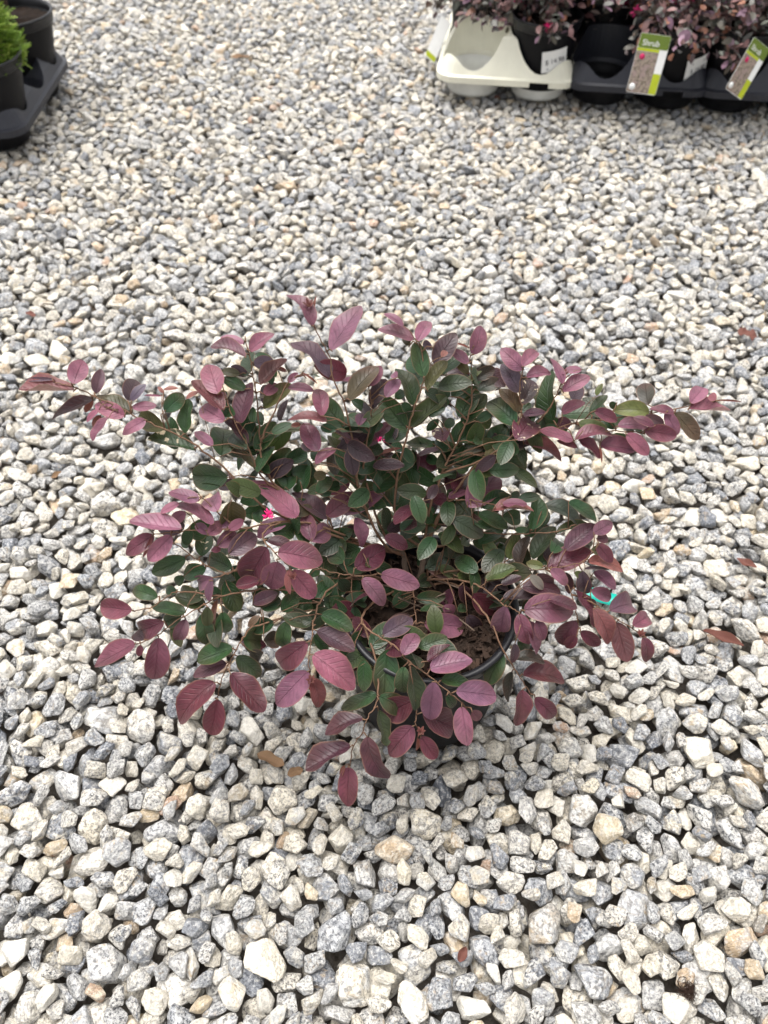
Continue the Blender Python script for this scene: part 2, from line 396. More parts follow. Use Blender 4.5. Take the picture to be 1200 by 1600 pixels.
ng = bpy.data.node_groups.new('lay_stones', 'GeometryNodeTree')
ng.interface.new_socket('Geometry', in_out='INPUT', socket_type='NodeSocketGeometry'); ng.interface.new_socket('Geometry', in_out='OUTPUT', socket_type='NodeSocketGeometry')
gi = ng.nodes.new('NodeGroupInput'); go = ng.nodes.new('NodeGroupOutput'); jn = ng.nodes.new('GeometryNodeJoinGeometry'); iop = ng.nodes.new('GeometryNodeInstanceOnPoints')
for m in reversed(stone_mesh):
    src = bpy.data.objects.new('stone_shape', m)
    oi = ng.nodes.new('GeometryNodeObjectInfo'); oi.inputs['Object'].default_value = src
    gt = ng.nodes.new('GeometryNodeGeometryToInstance'); ng.links.new(oi.outputs['Geometry'], gt.inputs[0]); ng.links.new(gt.outputs[0], jn.inputs[0])
def named(n, typ): a = ng.nodes.new('GeometryNodeInputNamedAttribute'); a.data_type = typ; a.inputs[0].default_value = n; return a.outputs[0]
e2r = ng.nodes.new('FunctionNodeEulerToRotation'); ng.links.new(named('turn', 'FLOAT_VECTOR'), e2r.inputs[0])
ng.links.new(gi.outputs[0], iop.inputs['Points']); ng.links.new(jn.outputs[0], iop.inputs['Instance']); iop.inputs['Pick Instance'].default_value = True
ng.links.new(named('pick', 'INT'), iop.inputs['Instance Index']); ng.links.new(e2r.outputs[0], iop.inputs['Rotation'])
ng.links.new(named('size', 'FLOAT_VECTOR'), iop.inputs['Scale']); ng.links.new(iop.outputs[0], go.inputs[0])
gravel.modifiers.new('lay_stones', 'NODES').node_group = ng
_core = H[(np.abs(X) < .8) & (Y > .1) & (Y < 2)]
print('stones', len(stones), 'laid', len(rest_i), 'top mean %.4f p10 %.4f p90 %.4f' % (_core.mean(), np.percentile(_core, 10), np.percentile(_core, 90)))

# ------------------------------------------------------------------ plastic trays, pots and plants at the back
def rrect(hx, hy, r, n=6):
    out = []
    for cx, cy, a0 in ((hx-r, hy-r, 0), (-hx+r, hy-r, 90), (-hx+r, -hy+r, 180), (hx-r, -hy+r, 270)):
        for k in range(n+1):
            q = R(a0+90*k/n); out.append((cx+r*math.cos(q), cy+r*math.sin(q)))
    return out
PITCH_S = .212
def tray(label, loc, rz, nx, ny, mat, cupmat, group, PITCH_S=PITCH_S, k_=1.0, deck=.166, holes=()):
    root = empty('plant_tray', loc, rz); tag(root, label, 'tray', group)
    hx, hy = (nx-1)*PITCH_S/2+.108*k_, (ny-1)*PITCH_S/2+.108*k_
    b = MB(); V = []; F = []
    rings = [(.010, .050, .062), (.010, .068, .062), (.000, .072, .058), (-.012, .100, .052), (-.044, deck, .034), (-.052, deck+.004, .03)]
    n = None
    for off, z, r in rings:
        o = rrect(hx+off, hy+off, r, 6); n = len(o); V += [(x, y, z) for x, y in o]
    for i in range(len(rings)-1):
        for k in range(n): F.append((i*n+k, i*n+(k+1) % n, (i+1)*n+(k+1) % n, (i+1)*n+k))
    F += [tuple(range(n))[::-1], tuple(range((len(rings)-1)*n, len(rings)*n))]
    b.add(V, F); body = b.build('tray_body', mat, None, False)
    cut = MB(); cs = []
    for i in range(nx):
        for j in range(ny): cs.append(((i-(nx-1)/2)*PITCH_S, (j-(ny-1)/2)*PITCH_S))
    cutters = []
    for c in cs:
        k = MB(); k.lathe([(r_*k_, z_) for r_, z_ in ((.0885, .03), (.092, .054), (.1030, .074), (.1052, .192), (.112, .25))], 40, (*c, 0))
        nn = 40; k.F += [tuple(range(nn))[::-1], tuple(range(4*nn, 5*nn))]
        cutters.append(k.build('cutter', mat, None, False))
    for hx_, hy_, hr in holes:
        k = MB(); k.lathe([(hr*.45, .03), (hr*.6, .08), (hr, .15), (hr*1.3, .25)], 32, (hx_, hy_, 0)); k.F += [tuple(range(32))[::-1], tuple(range(96, 128))]
        cutters.append(k.build('cutter', mat, None, False))
    for sy in (-1, 1):                                              # notches of the skirt between two cups
        for i in range(nx-1):
            x = (i+1-(nx-1)/2)*PITCH_S; k = MB()
            bx = [(x+sx*.03, sy*(hy+.03)-ty*.06*sy, z) for z in (.04, .064) for sx, ty in ((-1, 0), (1, 0), (1, 1), (-1, 1))]
            k.add(bx, [(3, 2, 1, 0), (4, 5, 6, 7), (0, 1, 5, 4), (1, 2, 6, 5), (2, 3, 7, 6), (3, 0, 4, 7)])
            o = k.build('cutter', mat, None, False); bm = bmesh.new(); bm.from_mesh(o.data); bmesh.ops.recalc_face_normals(bm, faces=bm.faces); bm.to_mesh(o.data); bm.free()
            cutters.append(o)
    for o in cutters:
        md = body.modifiers.new('cut', 'BOOLEAN'); md.operation = 'DIFFERENCE'; md.object = o; md.solver = 'EXACT'
    bv = body.modifiers.new('soft', 'BEVEL'); bv.width = .003; bv.segments = 2; bv.limit_method = 'ANGLE'; bv.angle_limit = R(35)
    dg = bpy.context.evaluated_depsgraph_get(); dg.update()
    m2 = bpy.data.meshes.new_from_object(body.evaluated_get(dg)); body.modifiers.clear(); body.data = m2
    m2.polygons.foreach_set('use_smooth', [False]*len(m2.polygons)); m2.name = 'tray_body'
    for o in cutters: bpy.data.objects.remove(o)
    body.parent = root
    cup = MB(); cup.lathe([(r_*k_, z_) for r_, z_ in ((.000, .006), (.078, .006), (.084, .03), (.0865, .066), (.0885, .066), (.0885, .05), (.086, .006), (.080, -.004), (.0, -.004))], 40)
    c0 = cup.build('cup', cupmat, root); c0.location = (*cs[0], 0)
    for c in cs[1:]:
        o = c0.copy(); o.location = (*c, 0); link(o, root)
    M = Matrix.Translation(loc) @ Matrix.Rotation(rz, 4, 'Z')
    return [M @ Vector((*c, .007)) for c in cs]
def make_pot(root, rt, rb, h, soil_mesh=True):
    """black grower's pot: wall, rolled rim, drainage foot and soil as parts of root"""
    p = MB()
    p.lathe([(0, .0), (rb-.006, .0), (rb, .005), (rb+.001, .02), (rb+.0035, .022), (rt-.0085, h-.028), (rt-.0085, h-.022),
             (rt-.0105, h-.022), (rb-.001, .012), (0, .010)], 64)
    pot = p.build('pot', M_POT, root)
    r = MB(); r.lathe([(rt-.0095, h-.030), (rt-.004, h-.030), (rt-.003, h-.027), (rt-.0015, h-.008), (rt+.002, h-.006), (rt+.0025, h-.001), (rt, h+.001),
                       (rt-.005, h), (rt-.0085, h-.006), (rt-.0095, h-.030)], 64)
    r.build('rim', M_POTRIM, pot)
    s = MB(); V = [(0, 0, h-.022)]; F = []; n = 40
    rr = [.25, .5, .75, .9, 1.0]; rs = rt-.0108
    for q in rr:
        for k in range(n):
            a = 2*math.pi*k/n; V.append((rs*q*math.cos(a), rs*q*math.sin(a), h-.027+rng.uniform(-.004, .004)))
    for k in range(n): F.append((0, 1+k, 1+(k+1) % n))
    for i in range(len(rr)-1):
        for k in range(n): F.append((1+i*n+k, 1+(i+1)*n+k, 1+(i+1)*n+(k+1) % n, 1+i*n+(k+1) % n))
    s.add(V, F); s.build('soil', M_SOIL, root)
    return pot
def leaf_shape(nu=9, nv=3, fold=.16, arch=.12, ratio=.52, twist=0., wav=.0, seed=0, cup=0.):
    """unit leaf along +x, width across y; uv = along, -1..1 across"""
    V, F, UV = [], [], []; rr = random.Random(seed); ph = rr.uniform(0, 6.28)
    def wd(u): return (max(u, 0)**.56)*(max(1-u, 0)**.62)/.4425
    for i in range(nu+1):
        u = i/nu; u = .5-.5*math.cos(math.pi*u) if nu > 5 else u; u = u*.985+.008
        hw = .5*ratio*wd(u)
        if u > .9: hw *= .86
        for j in range(-nv, nv+1):
            v = j/nv; tw = twist*(u-.3)
            y = v*hw; z = fold*abs(y) + cup*y*y*2 - arch*((u-.35)**2-.12)*1.2 + wav*math.sin(9*u+ph+2*(v > 0))*abs(v)*hw
            asym = 1.0 + .06*math.copysign(1, v)*(1-u) if v else 1
            V.append((u, y*math.cos(tw)*asym, z + y*math.sin(tw))); UV.append((u, v))
    k = 2*nv+1
    for i in range(nu):
        for j in range(2*nv): F.append((i*k+j, (i+1)*k+j, (i+1)*k+j+1, i*k+j+1))
    return V, F, UV
SMALL_LEAF = leaf_shape(4, 1, .2, .15)
def frame(x, n, sx, sy, loc):
    x = Vector(x).normalized(); n = Vector(n); n = (n - x*n.dot(x)); n = n.normalized() if n.length > 1e-6 else x.orthogonal().normalized()
    y = n.cross(x)
    return Matrix(((x.x*sx, y.x*sy, n.x*sx, loc[0]), (x.y*sx, y.y*sy, n.y*sx, loc[1]), (x.z*sx, y.z*sy, n.z*sx, loc[2]), (0, 0, 0, 1)))
def add_leaf(mb, shp, M, col):
    mb.add([M @ Vector(v) for v in shp[0]], shp[1], col, shp[2])
def flower_mesh():
    f = MB(); rr = random.Random(3)
    for k in range(16):
        a = rr.uniform(0, 6.28); el = rr.uniform(.1, 1.3); d = Vector((math.cos(a)*math.cos(el), math.sin(a)*math.cos(el), math.sin(el)))
        L_ = rr.uniform(.012, .019); s_ = d.cross(Vector((0, 0, 1))).normalized()*.0012
        b2 = d*L_*.6+Vector((0, 0, .001)); t2 = d*L_+Vector((0, 0, -.004))
        f.add([-s_, s_, b2+s_*1.2, b2-s_*1.2, t2+s_*.8, t2-s_*.8], [(0, 1, 2, 3), (3, 2, 4, 5)])
    return mesh('flower', f.V, f.F, M_FLOWER)
FLOWER = flower_mesh()
BCOL = [(.075, .032, .032), (.10, .05, .045), (.055, .048, .035), (.06, .066, .05), (.15, .075, .07), (.16, .155, .14), (.17, .07, .04), (.13, .07, .10), (.05, .03, .03)]
def back_shrub(label, base, seed, spread=.2, height=.30, nleaf=1500, nfl=10, lean=(0, 0), cat_group='burgundy shrubs in the trays at the back'):
    rr = random.Random(seed); root = empty('potted_shrub', base, rr.uniform(0, 6)); tag(root, label, 'shrub', cat_group)
    rz = root.rotation_euler.z; h = .215
    make_pot(root, .109, .084, h)
    st = MB(); cr = MB(); fl = []
    nb = 34; ends = []
    for i in range(nb):
        a = 2*math.pi*(i+rr.random()*.8)/nb; el = rr.uniform(-.04, 1.2); Lb = rr.uniform(.7, 1.1)
        d = Vector((math.cos(a)*math.cos(el)*spread*1.2, math.sin(a)*math.cos(el)*spread*1.2, math.sin(el)*height))*Lb
        p0 = Vector((rr.uniform(-.02, .02), rr.uniform(-.02, .02), h-.025)); p1 = p0+d*.5+Vector((0, 0, .07)); p2 = p0+d+Vector((0, 0, .05-.07*(1-el)))
        P = spline([p0, p0+Vector((0, 0, .04))+d*.12, p1, p2], 4); st.tube(P, [.0028-.0002*k for k in range(len(P))], 5); ends.append(P)
    for k in range(nleaf):
        P = rr.choice(ends); t = rr.uniform(.25, 1)**.8*(len(P)-1); i = min(int(t), len(P)-2); p = P[i].lerp(P[i+1], t-i)
        p = p+Vector((rr.gauss(0, .018), rr.gauss(0, .018), rr.gauss(0, .014)))
        d = (P[i+1]-P[i]).normalized()*.6+Vector((rr.gauss(0, .7), rr.gauss(0, .7), rr.gauss(0, .5)))
        s_ = rr.uniform(.020, .036); c = rr.choice(BCOL); f = rr.uniform(.9, 1.7)
        add_leaf(cr, SMALL_LEAF, frame(d, (rr.gauss(0, .6), rr.gauss(0, .6), 1), s_, s_*1.0, p), tuple(q*f for q in c))
    st.build('stem', M_OLDBARK, root); tag(cr.build('crown', M_FOL, root, True, True), kind='stuff')
    for k in range(nfl):
        P = rr.choice(ends); p = P[rr.randint(len(P)//2, len(P)-1)]; o = bpy.data.objects.new('flower', FLOWER); link(o, root)
        o.location = p+Vector((rr.gauss(0, .012), rr.gauss(0, .012), .012)); o.rotation_euler = (rr.gauss(0, .5), rr.gauss(0, .5), rr.uniform(0, 6)); o.scale = (rr.uniform(1.1, 1.7),)*3
    return root
TRAY_RZ = R(-8.5); tdir = Vector((math.cos(TRAY_RZ), math.sin(TRAY_RZ), 0)); tback = Vector((-tdir.y, tdir.x, 0))
TZ = .012
def tray_at(px, py, ny=3):
    """centre of a tray whose front middle touches the ground under pixel px, py"""
    p = onz(px, py, TZ); return p + tback*((ny-1)*PITCH_S/2+.09)
cA = tray_at(786, 158); cB = tray_at(988, 171); cC = tray_at(1190, 183)
gT = 'plastic carry trays at the back'
sA = tray('cream plastic carry tray with one empty front socket at the back', (cA.x, cA.y, TZ+.006), TRAY_RZ, 2, 3, M_TRAYC, M_CUPC, gT)
sB = tray('charcoal plastic carry tray beside the cream tray, holding the tagged shrub', (cB.x, cB.y, TZ+.006), TRAY_RZ, 2, 3, M_TRAYG, M_POT, gT)
sC = tray('charcoal plastic carry tray cut off by the right photo edge', (cC.x, cC.y, TZ+.006), TRAY_RZ, 2, 3, M_TRAYG, M_POT, gT)
# socket order: column by column, front to back -> [col0 front, mid, back, col1 front, mid, back]
back_shrub('dark burgundy potted shrub with a price sticker in the cream tray', sA[3], 21, .20, .26, 2300, 16)
back_shrub('burgundy potted shrub standing behind the empty socket of the cream tray', sA[1], 22, .17, .30, 2300, 16)
back_shrub('burgundy flowering shrub in the cream tray, second row, beside the charcoal tray', sA[4], 23, .21, .28, 1900, 24)
back_shrub('burgundy potted shrub behind the big plant tag in the charcoal tray', sB[3], 24, .20, .25, 2300, 16)
back_shrub('burgundy flowering shrub behind the empty socket of the middle charcoal tray', sB[1], 25, .22, .26, 2300, 34)
back_shrub('burgundy potted shrub behind the one with the upright plant tag', sB[4], 26, .17, .30, 1900, 20)
back_shrub('burgundy potted shrub behind the tilted plant tag near the right photo edge', sC[0], 27, .20, .25, 2300, 16)
back_shrub('burgundy potted shrub, second row of the tray at the right photo edge', sC[1], 28, .18, .30, 1900, 24)

# ---- price stickers and plant tags
def card(name, w_, h_, mat, parent, off=(0, 0, 0), bend=0., thick=.0006, rad=.004):
    b = MB(); o = rrect(w_/2, h_/2, rad, 4); n = len(o)
    V = [(x, -thick/2-bend*x*x, y) for x, y in o]+[(x, thick/2-bend*x*x, y) for x, y in o]
    F = [tuple(range(n)), tuple(range(n, 2*n))[::-1]]+[(k, k+n, (k+1) % n+n, (k+1) % n) for k in range(n)]
    b.add([(v[0]+off[0], v[1]+off[1], v[2]+off[2]) for v in V], F); return b.build(name, mat, parent, False)
def text(name, s_, size, mat, parent, loc, align='CENTER'):
    c = bpy.data.curves.new(name, 'FONT'); c.body = s_; c.size = size; c.align_x = align; c.extrude = .0001; c.materials.append(mat)
    o = bpy.data.objects.new(name, c); o.location = loc; o.rotation_euler = (math.pi/2, 0, 0)
    tmp = link(o); dg = bpy.context.evaluated_depsgraph_get(); dg.update()
    m = bpy.data.meshes.new_from_object(o.evaluated_get(dg)); m.name = name; bpy.data.objects.remove(o)
    q = obj(name, m, parent); q.location = loc; q.rotation_euler = (math.pi/2, 0, 0); return q
def sticker(label, sock, az, z, roll, lines):
    """paper price sticker on a pot wall, az degrees from the side that faces the camera"""
    r = .0875+z*.085; a = -math.pi/2+R(az); n = Vector((math.cos(a), math.sin(a), 0))
    o = empty('price_sticker', sock+n*(r+.004)+Vector((0, 0, z))); tag(o, label, 'sticker', 'price stickers on the pots at the back')
    o.rotation_euler = Euler((R(6), R(roll), R(az)), 'XYZ')
    nseg = 6; w_, h_ = .080, .064; b = MB(); V = []; F = []
    for i in range(nseg+1):
        x = -w_/2+w_*i/nseg
        for zz in (-h_/2, h_/2): V.append((x, x*x*4.2, zz))
    for i in range(nseg): F.append((2*i, 2*i+2, 2*i+3, 2*i+1))
    b.add(V, F); b.build('paper', M_WHITE, o)
    for s_, size, zz in lines:
        if s_: text('lettering', s_, size, M_INK, o, (0, -.0006, zz))
        else: card('print_line', size, .004, M_GREYINK, o, (0, -.0006, zz), -4.2, .0004, .001)
    return o
sticker('white price sticker on the pot in the cream tray', sA[3], 14, .115, -8, [('$ 14.98', .021, -.006), (None, .05, -.021)])
sticker('white price sticker on the pot behind the big plant tag', sB[3], 27, .115, -10, [(None, .048, .018), ('$ 14.98', .018, -.008)])
def plant_tag(label, loc, rz, tilt, roll):
    o = empty('plant_tag', loc); o.rotation_euler = Euler((R(tilt), R(roll), R(rz)), 'XYZ'); tag(o, label, 'tag', 'printed plant tags hanging on the trays')
    W, Hh = .125, .215; o.scale = (.63,)*3
    card('card', W, Hh, M_WHITE, o, (0, 0, 0), 0, .0008, .008)
    card('header', W-.002, .050, M_TAGDK, o, (0, -.0010, Hh/2-.026), 0, .0006, .006)
    card('stripe', W-.034, .010, M_TAGLM, o, (-.016, -.0010, Hh/2-.057), 0, .0006, .001)
    card('picture', W-.034, .150, M_PHOTO, o, (-.016, -.0010, -.0305), 0, .0006, .002)
    card('side_panel', .031, .075, M_TAGLM, o, (W/2-.0170, -.0010, -.067), 0, .0006, .002)
    b = MB(); b.lathe([(0, 0), (.011, 0), (.011, .0006), (0, .0006)], 14); d = b.build('printed_blossom', M_TAGPINK, o); d.location = (-.034, -.0020, .026); d.rotation_euler = (math.pi/2, 0, 0)
    b = MB(); b.lathe([(0, 0), (.013, 0), (.013, .0006), (0, .0006)], 14); d = b.build('printed_badge', M_WHITE, o); d.location = (-.043, -.0020, -.085); d.rotation_euler = (math.pi/2, 0, 0)
    text('lettering', 'Shrub', .030, M_WHITE, o, (-.012, -.0016, Hh/2-.042))
    return o
pB = at(1013, 101, 2.20); plant_tag('upright lime green plant tag with a printed photo on the middle tray', pB, -6, -14, 5).scale = (.69,)*3
pC = at(1168, 108, 2.16); plant_tag('tilted lime green plant tag leaning on the tray at the right photo edge', pC, 18, -12, 30)
wt = empty('plant_tag', at(684, 62, 2.62)); tag(wt, 'white plant tag seen edge-on at the far end of the cream tray', 'tag', 'printed plant tags hanging on the trays')
wt.rotation_euler = (R(-14), R(16), R(-50)); card('card', .05, .135, M_WHITE, wt, thick=.001); card('foot_band', .048, .016, M_TAGLM, wt, (0, -.0012, -.056))

# ---- tray of conifers on the left
LP = .34
sL = tray('charcoal plastic carry tray with two green conifers in the upper left corner', (-1.158-LP/2, 2.36+LP/2, TZ), R(1.0), 2, 2, M_TRAYG, M_POT, gT, LP, 1.0, .15,
          [(sx*(LP/2+.035), 0, .115) for sx in (-1, 1)])
GCOL = [(.14, .24, .022), (.20, .32, .03), (.27, .38, .05), (.10, .18, .02), (.33, .40, .08)]
def spray_shape():
    V, F = [], []
    for k in range(9):
        t = k/8; s_ = 1 if k % 2 else -1; L_ = .32*(1-.6*t)
        p = Vector((t, 0, .1*t*t)); d = Vector((.55, s_*.8, .15)).normalized()*L_; q = Vector((-.05, .06*s_, 0)); n = len(V)
        V += [p+Vector((-.06, 0, 0)), p+d*.5+Vector((.05, -.05*s_, .03)), p+d, p+d*.5+Vector((-.06, .06*s_, -.01))]; F.append((n, n+1, n+2, n+3))
    n = len(V); V += [Vector((0, -.05, 0)), Vector((1.05, 0, .12)), Vector((0, .05, 0)), Vector((.5, 0, .1))]; F += [(n, n+1, n+3), (n+2, n+3, n+1)]
    return V, F, [(0, 0)]*len(V)
SPRAY = spray_shape()
def conifer(label, base, seed, low, high, spread, nspray, off=(0, 0)):
    rr = random.Random(seed); root = empty('potted_conifer', base); tag(root, label, 'conifer', 'conifers in the tray on the left'); h = .225
    make_pot(root, .134, .084, h)
    t = MB(); t.tube([(0, 0, h-.03), (.004, .003, low), (.0, .006, high)], [.012, .009, .003], 8); cr = MB()
    for k in range(nspray):
        a = rr.uniform(0, 6.28); u = rr.random(); z = low+(high-low)*u; rad = spread*(1-.55*u)*math.sqrt(rr.uniform(.25, 1))
        p = Vector((off[0]+math.cos(a)*rad, off[1]+math.sin(a)*rad, z+rr.gauss(0, .015)-.05*rad/spread*(1-u)))
        d = Vector((math.cos(a), math.sin(a), rr.uniform(-.15, .9)))+Vector((rr.gauss(0, .5), rr.gauss(0, .5), rr.gauss(0, .3)))
        s_ = rr.uniform(.022, .038); f = rr.uniform(.75, 1.3)
        add_leaf(cr, SPRAY, frame(d, (rr.gauss(0, .7), rr.gauss(0, .7), 1), s_, s_, p), tuple(q*f for q in rr.choice(GCOL)))
        if k % 40 == 0: t.tube([(0, 0, h+.01+(z-h)*.5), p.lerp(Vector((0, 0, z)), .5), p], [.003, .002, .001], 5)
    t.build('trunk', M_OLDBARK, root); tag(cr.build('crown', M_CON, root, True, True), kind='stuff')
conifer('bright green bushy conifer in the front pot of the left tray', sL[2], 41, .24, .50, .165, 4200, (-.03, .03))
conifer('green conifer with a bare trunk in the pot behind, upper left corner', sL[3], 42, .46, .74, .14, 1500, (-.03, .02))

# ------------------------------------------------------------------ the shrub in front
shrub = empty('potted_shrub', (POT_C.x, POT_C.y, -.006)); tag(shrub, 'sprawling shrub with burgundy and dark green leaves in a black pot on the gravel', 'shrub')
POT_H = .232
make_pot(shrub, .1125, POT_RB, POT_H)
SO = Vector(shrub.location)
ch = MB()
for k in range(460):                                               # bark mulch on the soil
    a = rng.uniform(0, 6.28); q = math.sqrt(rng.uniform(0, 1))*.097; s_ = rng.uniform(.003, .010)
    e = Euler((rng.normal()*.5, rng.normal()*.5, rng.uniform(0, 6.28))).to_matrix(); tp = rng.uniform(.2, .9); lc = rng.uniform(.2, .6)
    b8 = [e @ Vector((sx*s_*rng.uniform(.6, 1.15), sy*s_*lc*rng.uniform(.5, 1.1)*(tp if sx > 0 else 1), sz*s_*.25*rng.uniform(.4, 1.2))) for sz in (-1, 1) for sx, sy in ((-1, -1), (1, -1), (1, 1), (-1, 1))]
    c = Vector((q*math.cos(a), q*math.sin(a), POT_H-.025+rng.uniform(0, .008)))
    ch.add([c+v for v in b8], [(3, 2, 1, 0), (4, 5, 6, 7), (0, 1, 5, 4), (1, 2, 6, 5), (2, 3, 7, 6), (3, 0, 4, 7)])
tag(ch.build('bark_mulch', M_CHIP, shrub, False), kind='stuff')

BR = {
 'trunka': [(640,912,1.055),(633,888,1.045),(630,866,1.035),(617,852,1.025)], 'trunkb': [(652,915,1.055),(660,885,1.045),(664,858,1.03),(668,835,1.02)],
 'left': [(630,866,1.035),(560,850,1.0),(490,825,.965),(417,795,.94),(355,735,.92),(300,692,.91),(250,668,.90),(205,647,.895),(150,620,.89),(115,605,.885),(85,598,.885)],
 'tall': [(630,866,1.035),(600,850,1.01),(562,770,.94),(558,720,.91),(550,683,.895),(540,635,.875),(521,595,.86),(514,556,.85),(492,512,.835),(491,470,.83)],
 'upleft': [(630,866,1.035),(540,840,1.0),(440,770,.96),(411,718,.94),(407,690,.935),(403,640,.92),(396,590,.91),(390,560,.9),(382,525,.895)],
 'bush': [(440,770,.96),(407,742,.94),(387,697,.92),(365,655,.905),(352,620,.9),(348,600,.895)],
 'redtwig': [(407,690,.935),(425,650,.92),(448,600,.91),(468,585,.905),(478,590,.905)],
 'mid': [(664,858,1.03),(620,820,1.0),(622,740,.95),(635,685,.92),(646,640,.9),(660,600,.885),(662,570,.88),(655,535,.87)],
 'flower': [(630,866,1.035),(598,830,1.0),(570,740,.94),(573,690,.905),(580,642,.89),(576,605,.88)],
 'up': [(664,858,1.03),(668,810,1.0),(690,740,.97),(715,690,.95),(735,640,.93),(737,600,.92),(736,555,.905),(740,540,.9)],
 'upright': [(690,740,.97),(760,715,.94),(800,680,.925),(815,645,.915),(812,610,.905),(817,577,.895)],
 'spur': [(840,660,.925),(858,640,.915),(872,612,.905),(880,590,.90)],
 'right': [(664,858,1.03),(690,800,1.0),(745,725,.96),(800,690,.945),(848,675,.935),(899,661,.925),(980,650,.915),(1055,639,.91),(1124,626,.905)],
 'rightb': [(899,661,.925),(935,672,.915),(975,674,.91),(1007,678,.905)],
 'rmid': [(664,858,1.03),(700,850,1.02),(735,833,1.0),(790,834,.985),(828,834,.975),(870,830,.965),(900,820,.96)],
 'rpur': [(664,858,1.03),(690,800,1.0),(700,783,.985),(735,782,.97),(780,790,.955),(830,796,.95)],
 'rlow': [(665,905,1.05),(700,893,1.03),(760,890,1.0),(806,891,.985),(853,889,.97),(905,880,.955),(930,860,.95)],
 'drop': [(665,915,1.05),(715,915,1.02),(760,963,.965),(786,1017,.955),(807,1050,.965),(816,1063,.97),(828,1084,.975)],
 'rfront': [(665,905,1.05),(717,907,1.01),(756,920,.98),(786,943,.96),(808,954,.95),(823,970,.945)],
 'hang': [(853,889,.97),(880,905,.965),(893,928,.965),(900,958,.965),(905,982,.97)],
 'hangb': [(893,928,.965),(930,945,.965),(956,963,.965),(984,979,.968),(1005,993,.97)],
 'front': [(635,915,1.05),(585,940,1.0),(565,968,.97),(580,987,.95),(615,1009,.93),(639,1033,.92),(679,1063,.91),(705,1084,.905),(729,1105,.905)],
 'frontb': [(639,1033,.92),(650,1110,.93),(649,1130,.93),(657,1145,.935)],
 'fleft': [(635,910,1.05),(560,900,1.0),(510,925,.97),(493,960,.95),(487,997,.94),(482,1036,.935),(487,1060,.935)],
 'low': [(565,968,.97),(590,1040,.945),(590,1086,.935),(588,1099,.933),(573,1125,.93),(567,1144,.935),(552,1166,.94),(547,1196,.945)],
 'lmid': [(630,866,1.035),(560,845,1.0),(500,822,.965),(440,815,.945),(377,827,.935),(310,828,.925),(270,832,.92),(240,835,.918)],
 'ltop': [(377,827,.935),(345,805,.925),(330,790,.92),(310,772,.915)],
 'lbur': [(440,815,.945),(410,835,.93),(430,865,.92),(452,887,.915),(458,905,.915)],
 'ctr': [(635,900,1.05),(595,897,.985),(565,900,.97),(525,896,.96),(500,887,.96)],
 'llow': [(630,905,1.05),(540,905,1.0),(450,893,.97),(370,891,.955),(352,896,.952),(312,877,.945),(270,847,.94)],
 'llowb': [(370,891,.955),(332,904,.95),(322,915,.95)],
 'far': [(630,910,1.05),(540,925,1.0),(440,922,.975),(400,922,.965),(345,932,.955),(315,947,.95),(280,967,.95),(245,992,.95),(215,1006,.95)],
 'farb': [(345,932,.955),(300,925,.95),(270,927,.948),(240,947,.948),(210,955,.95)],
 'fall': [(540,925,1.0),(440,965,.97),(395,980,.962),(380,997,.96),(367,1020,.96),(356,1040,.96),(345,1065,.965),(340,1090,.97)],
 'core': [(650,915,1.045),(645,925,1.02),(648,950,1.0),(650,976,.98)],
}
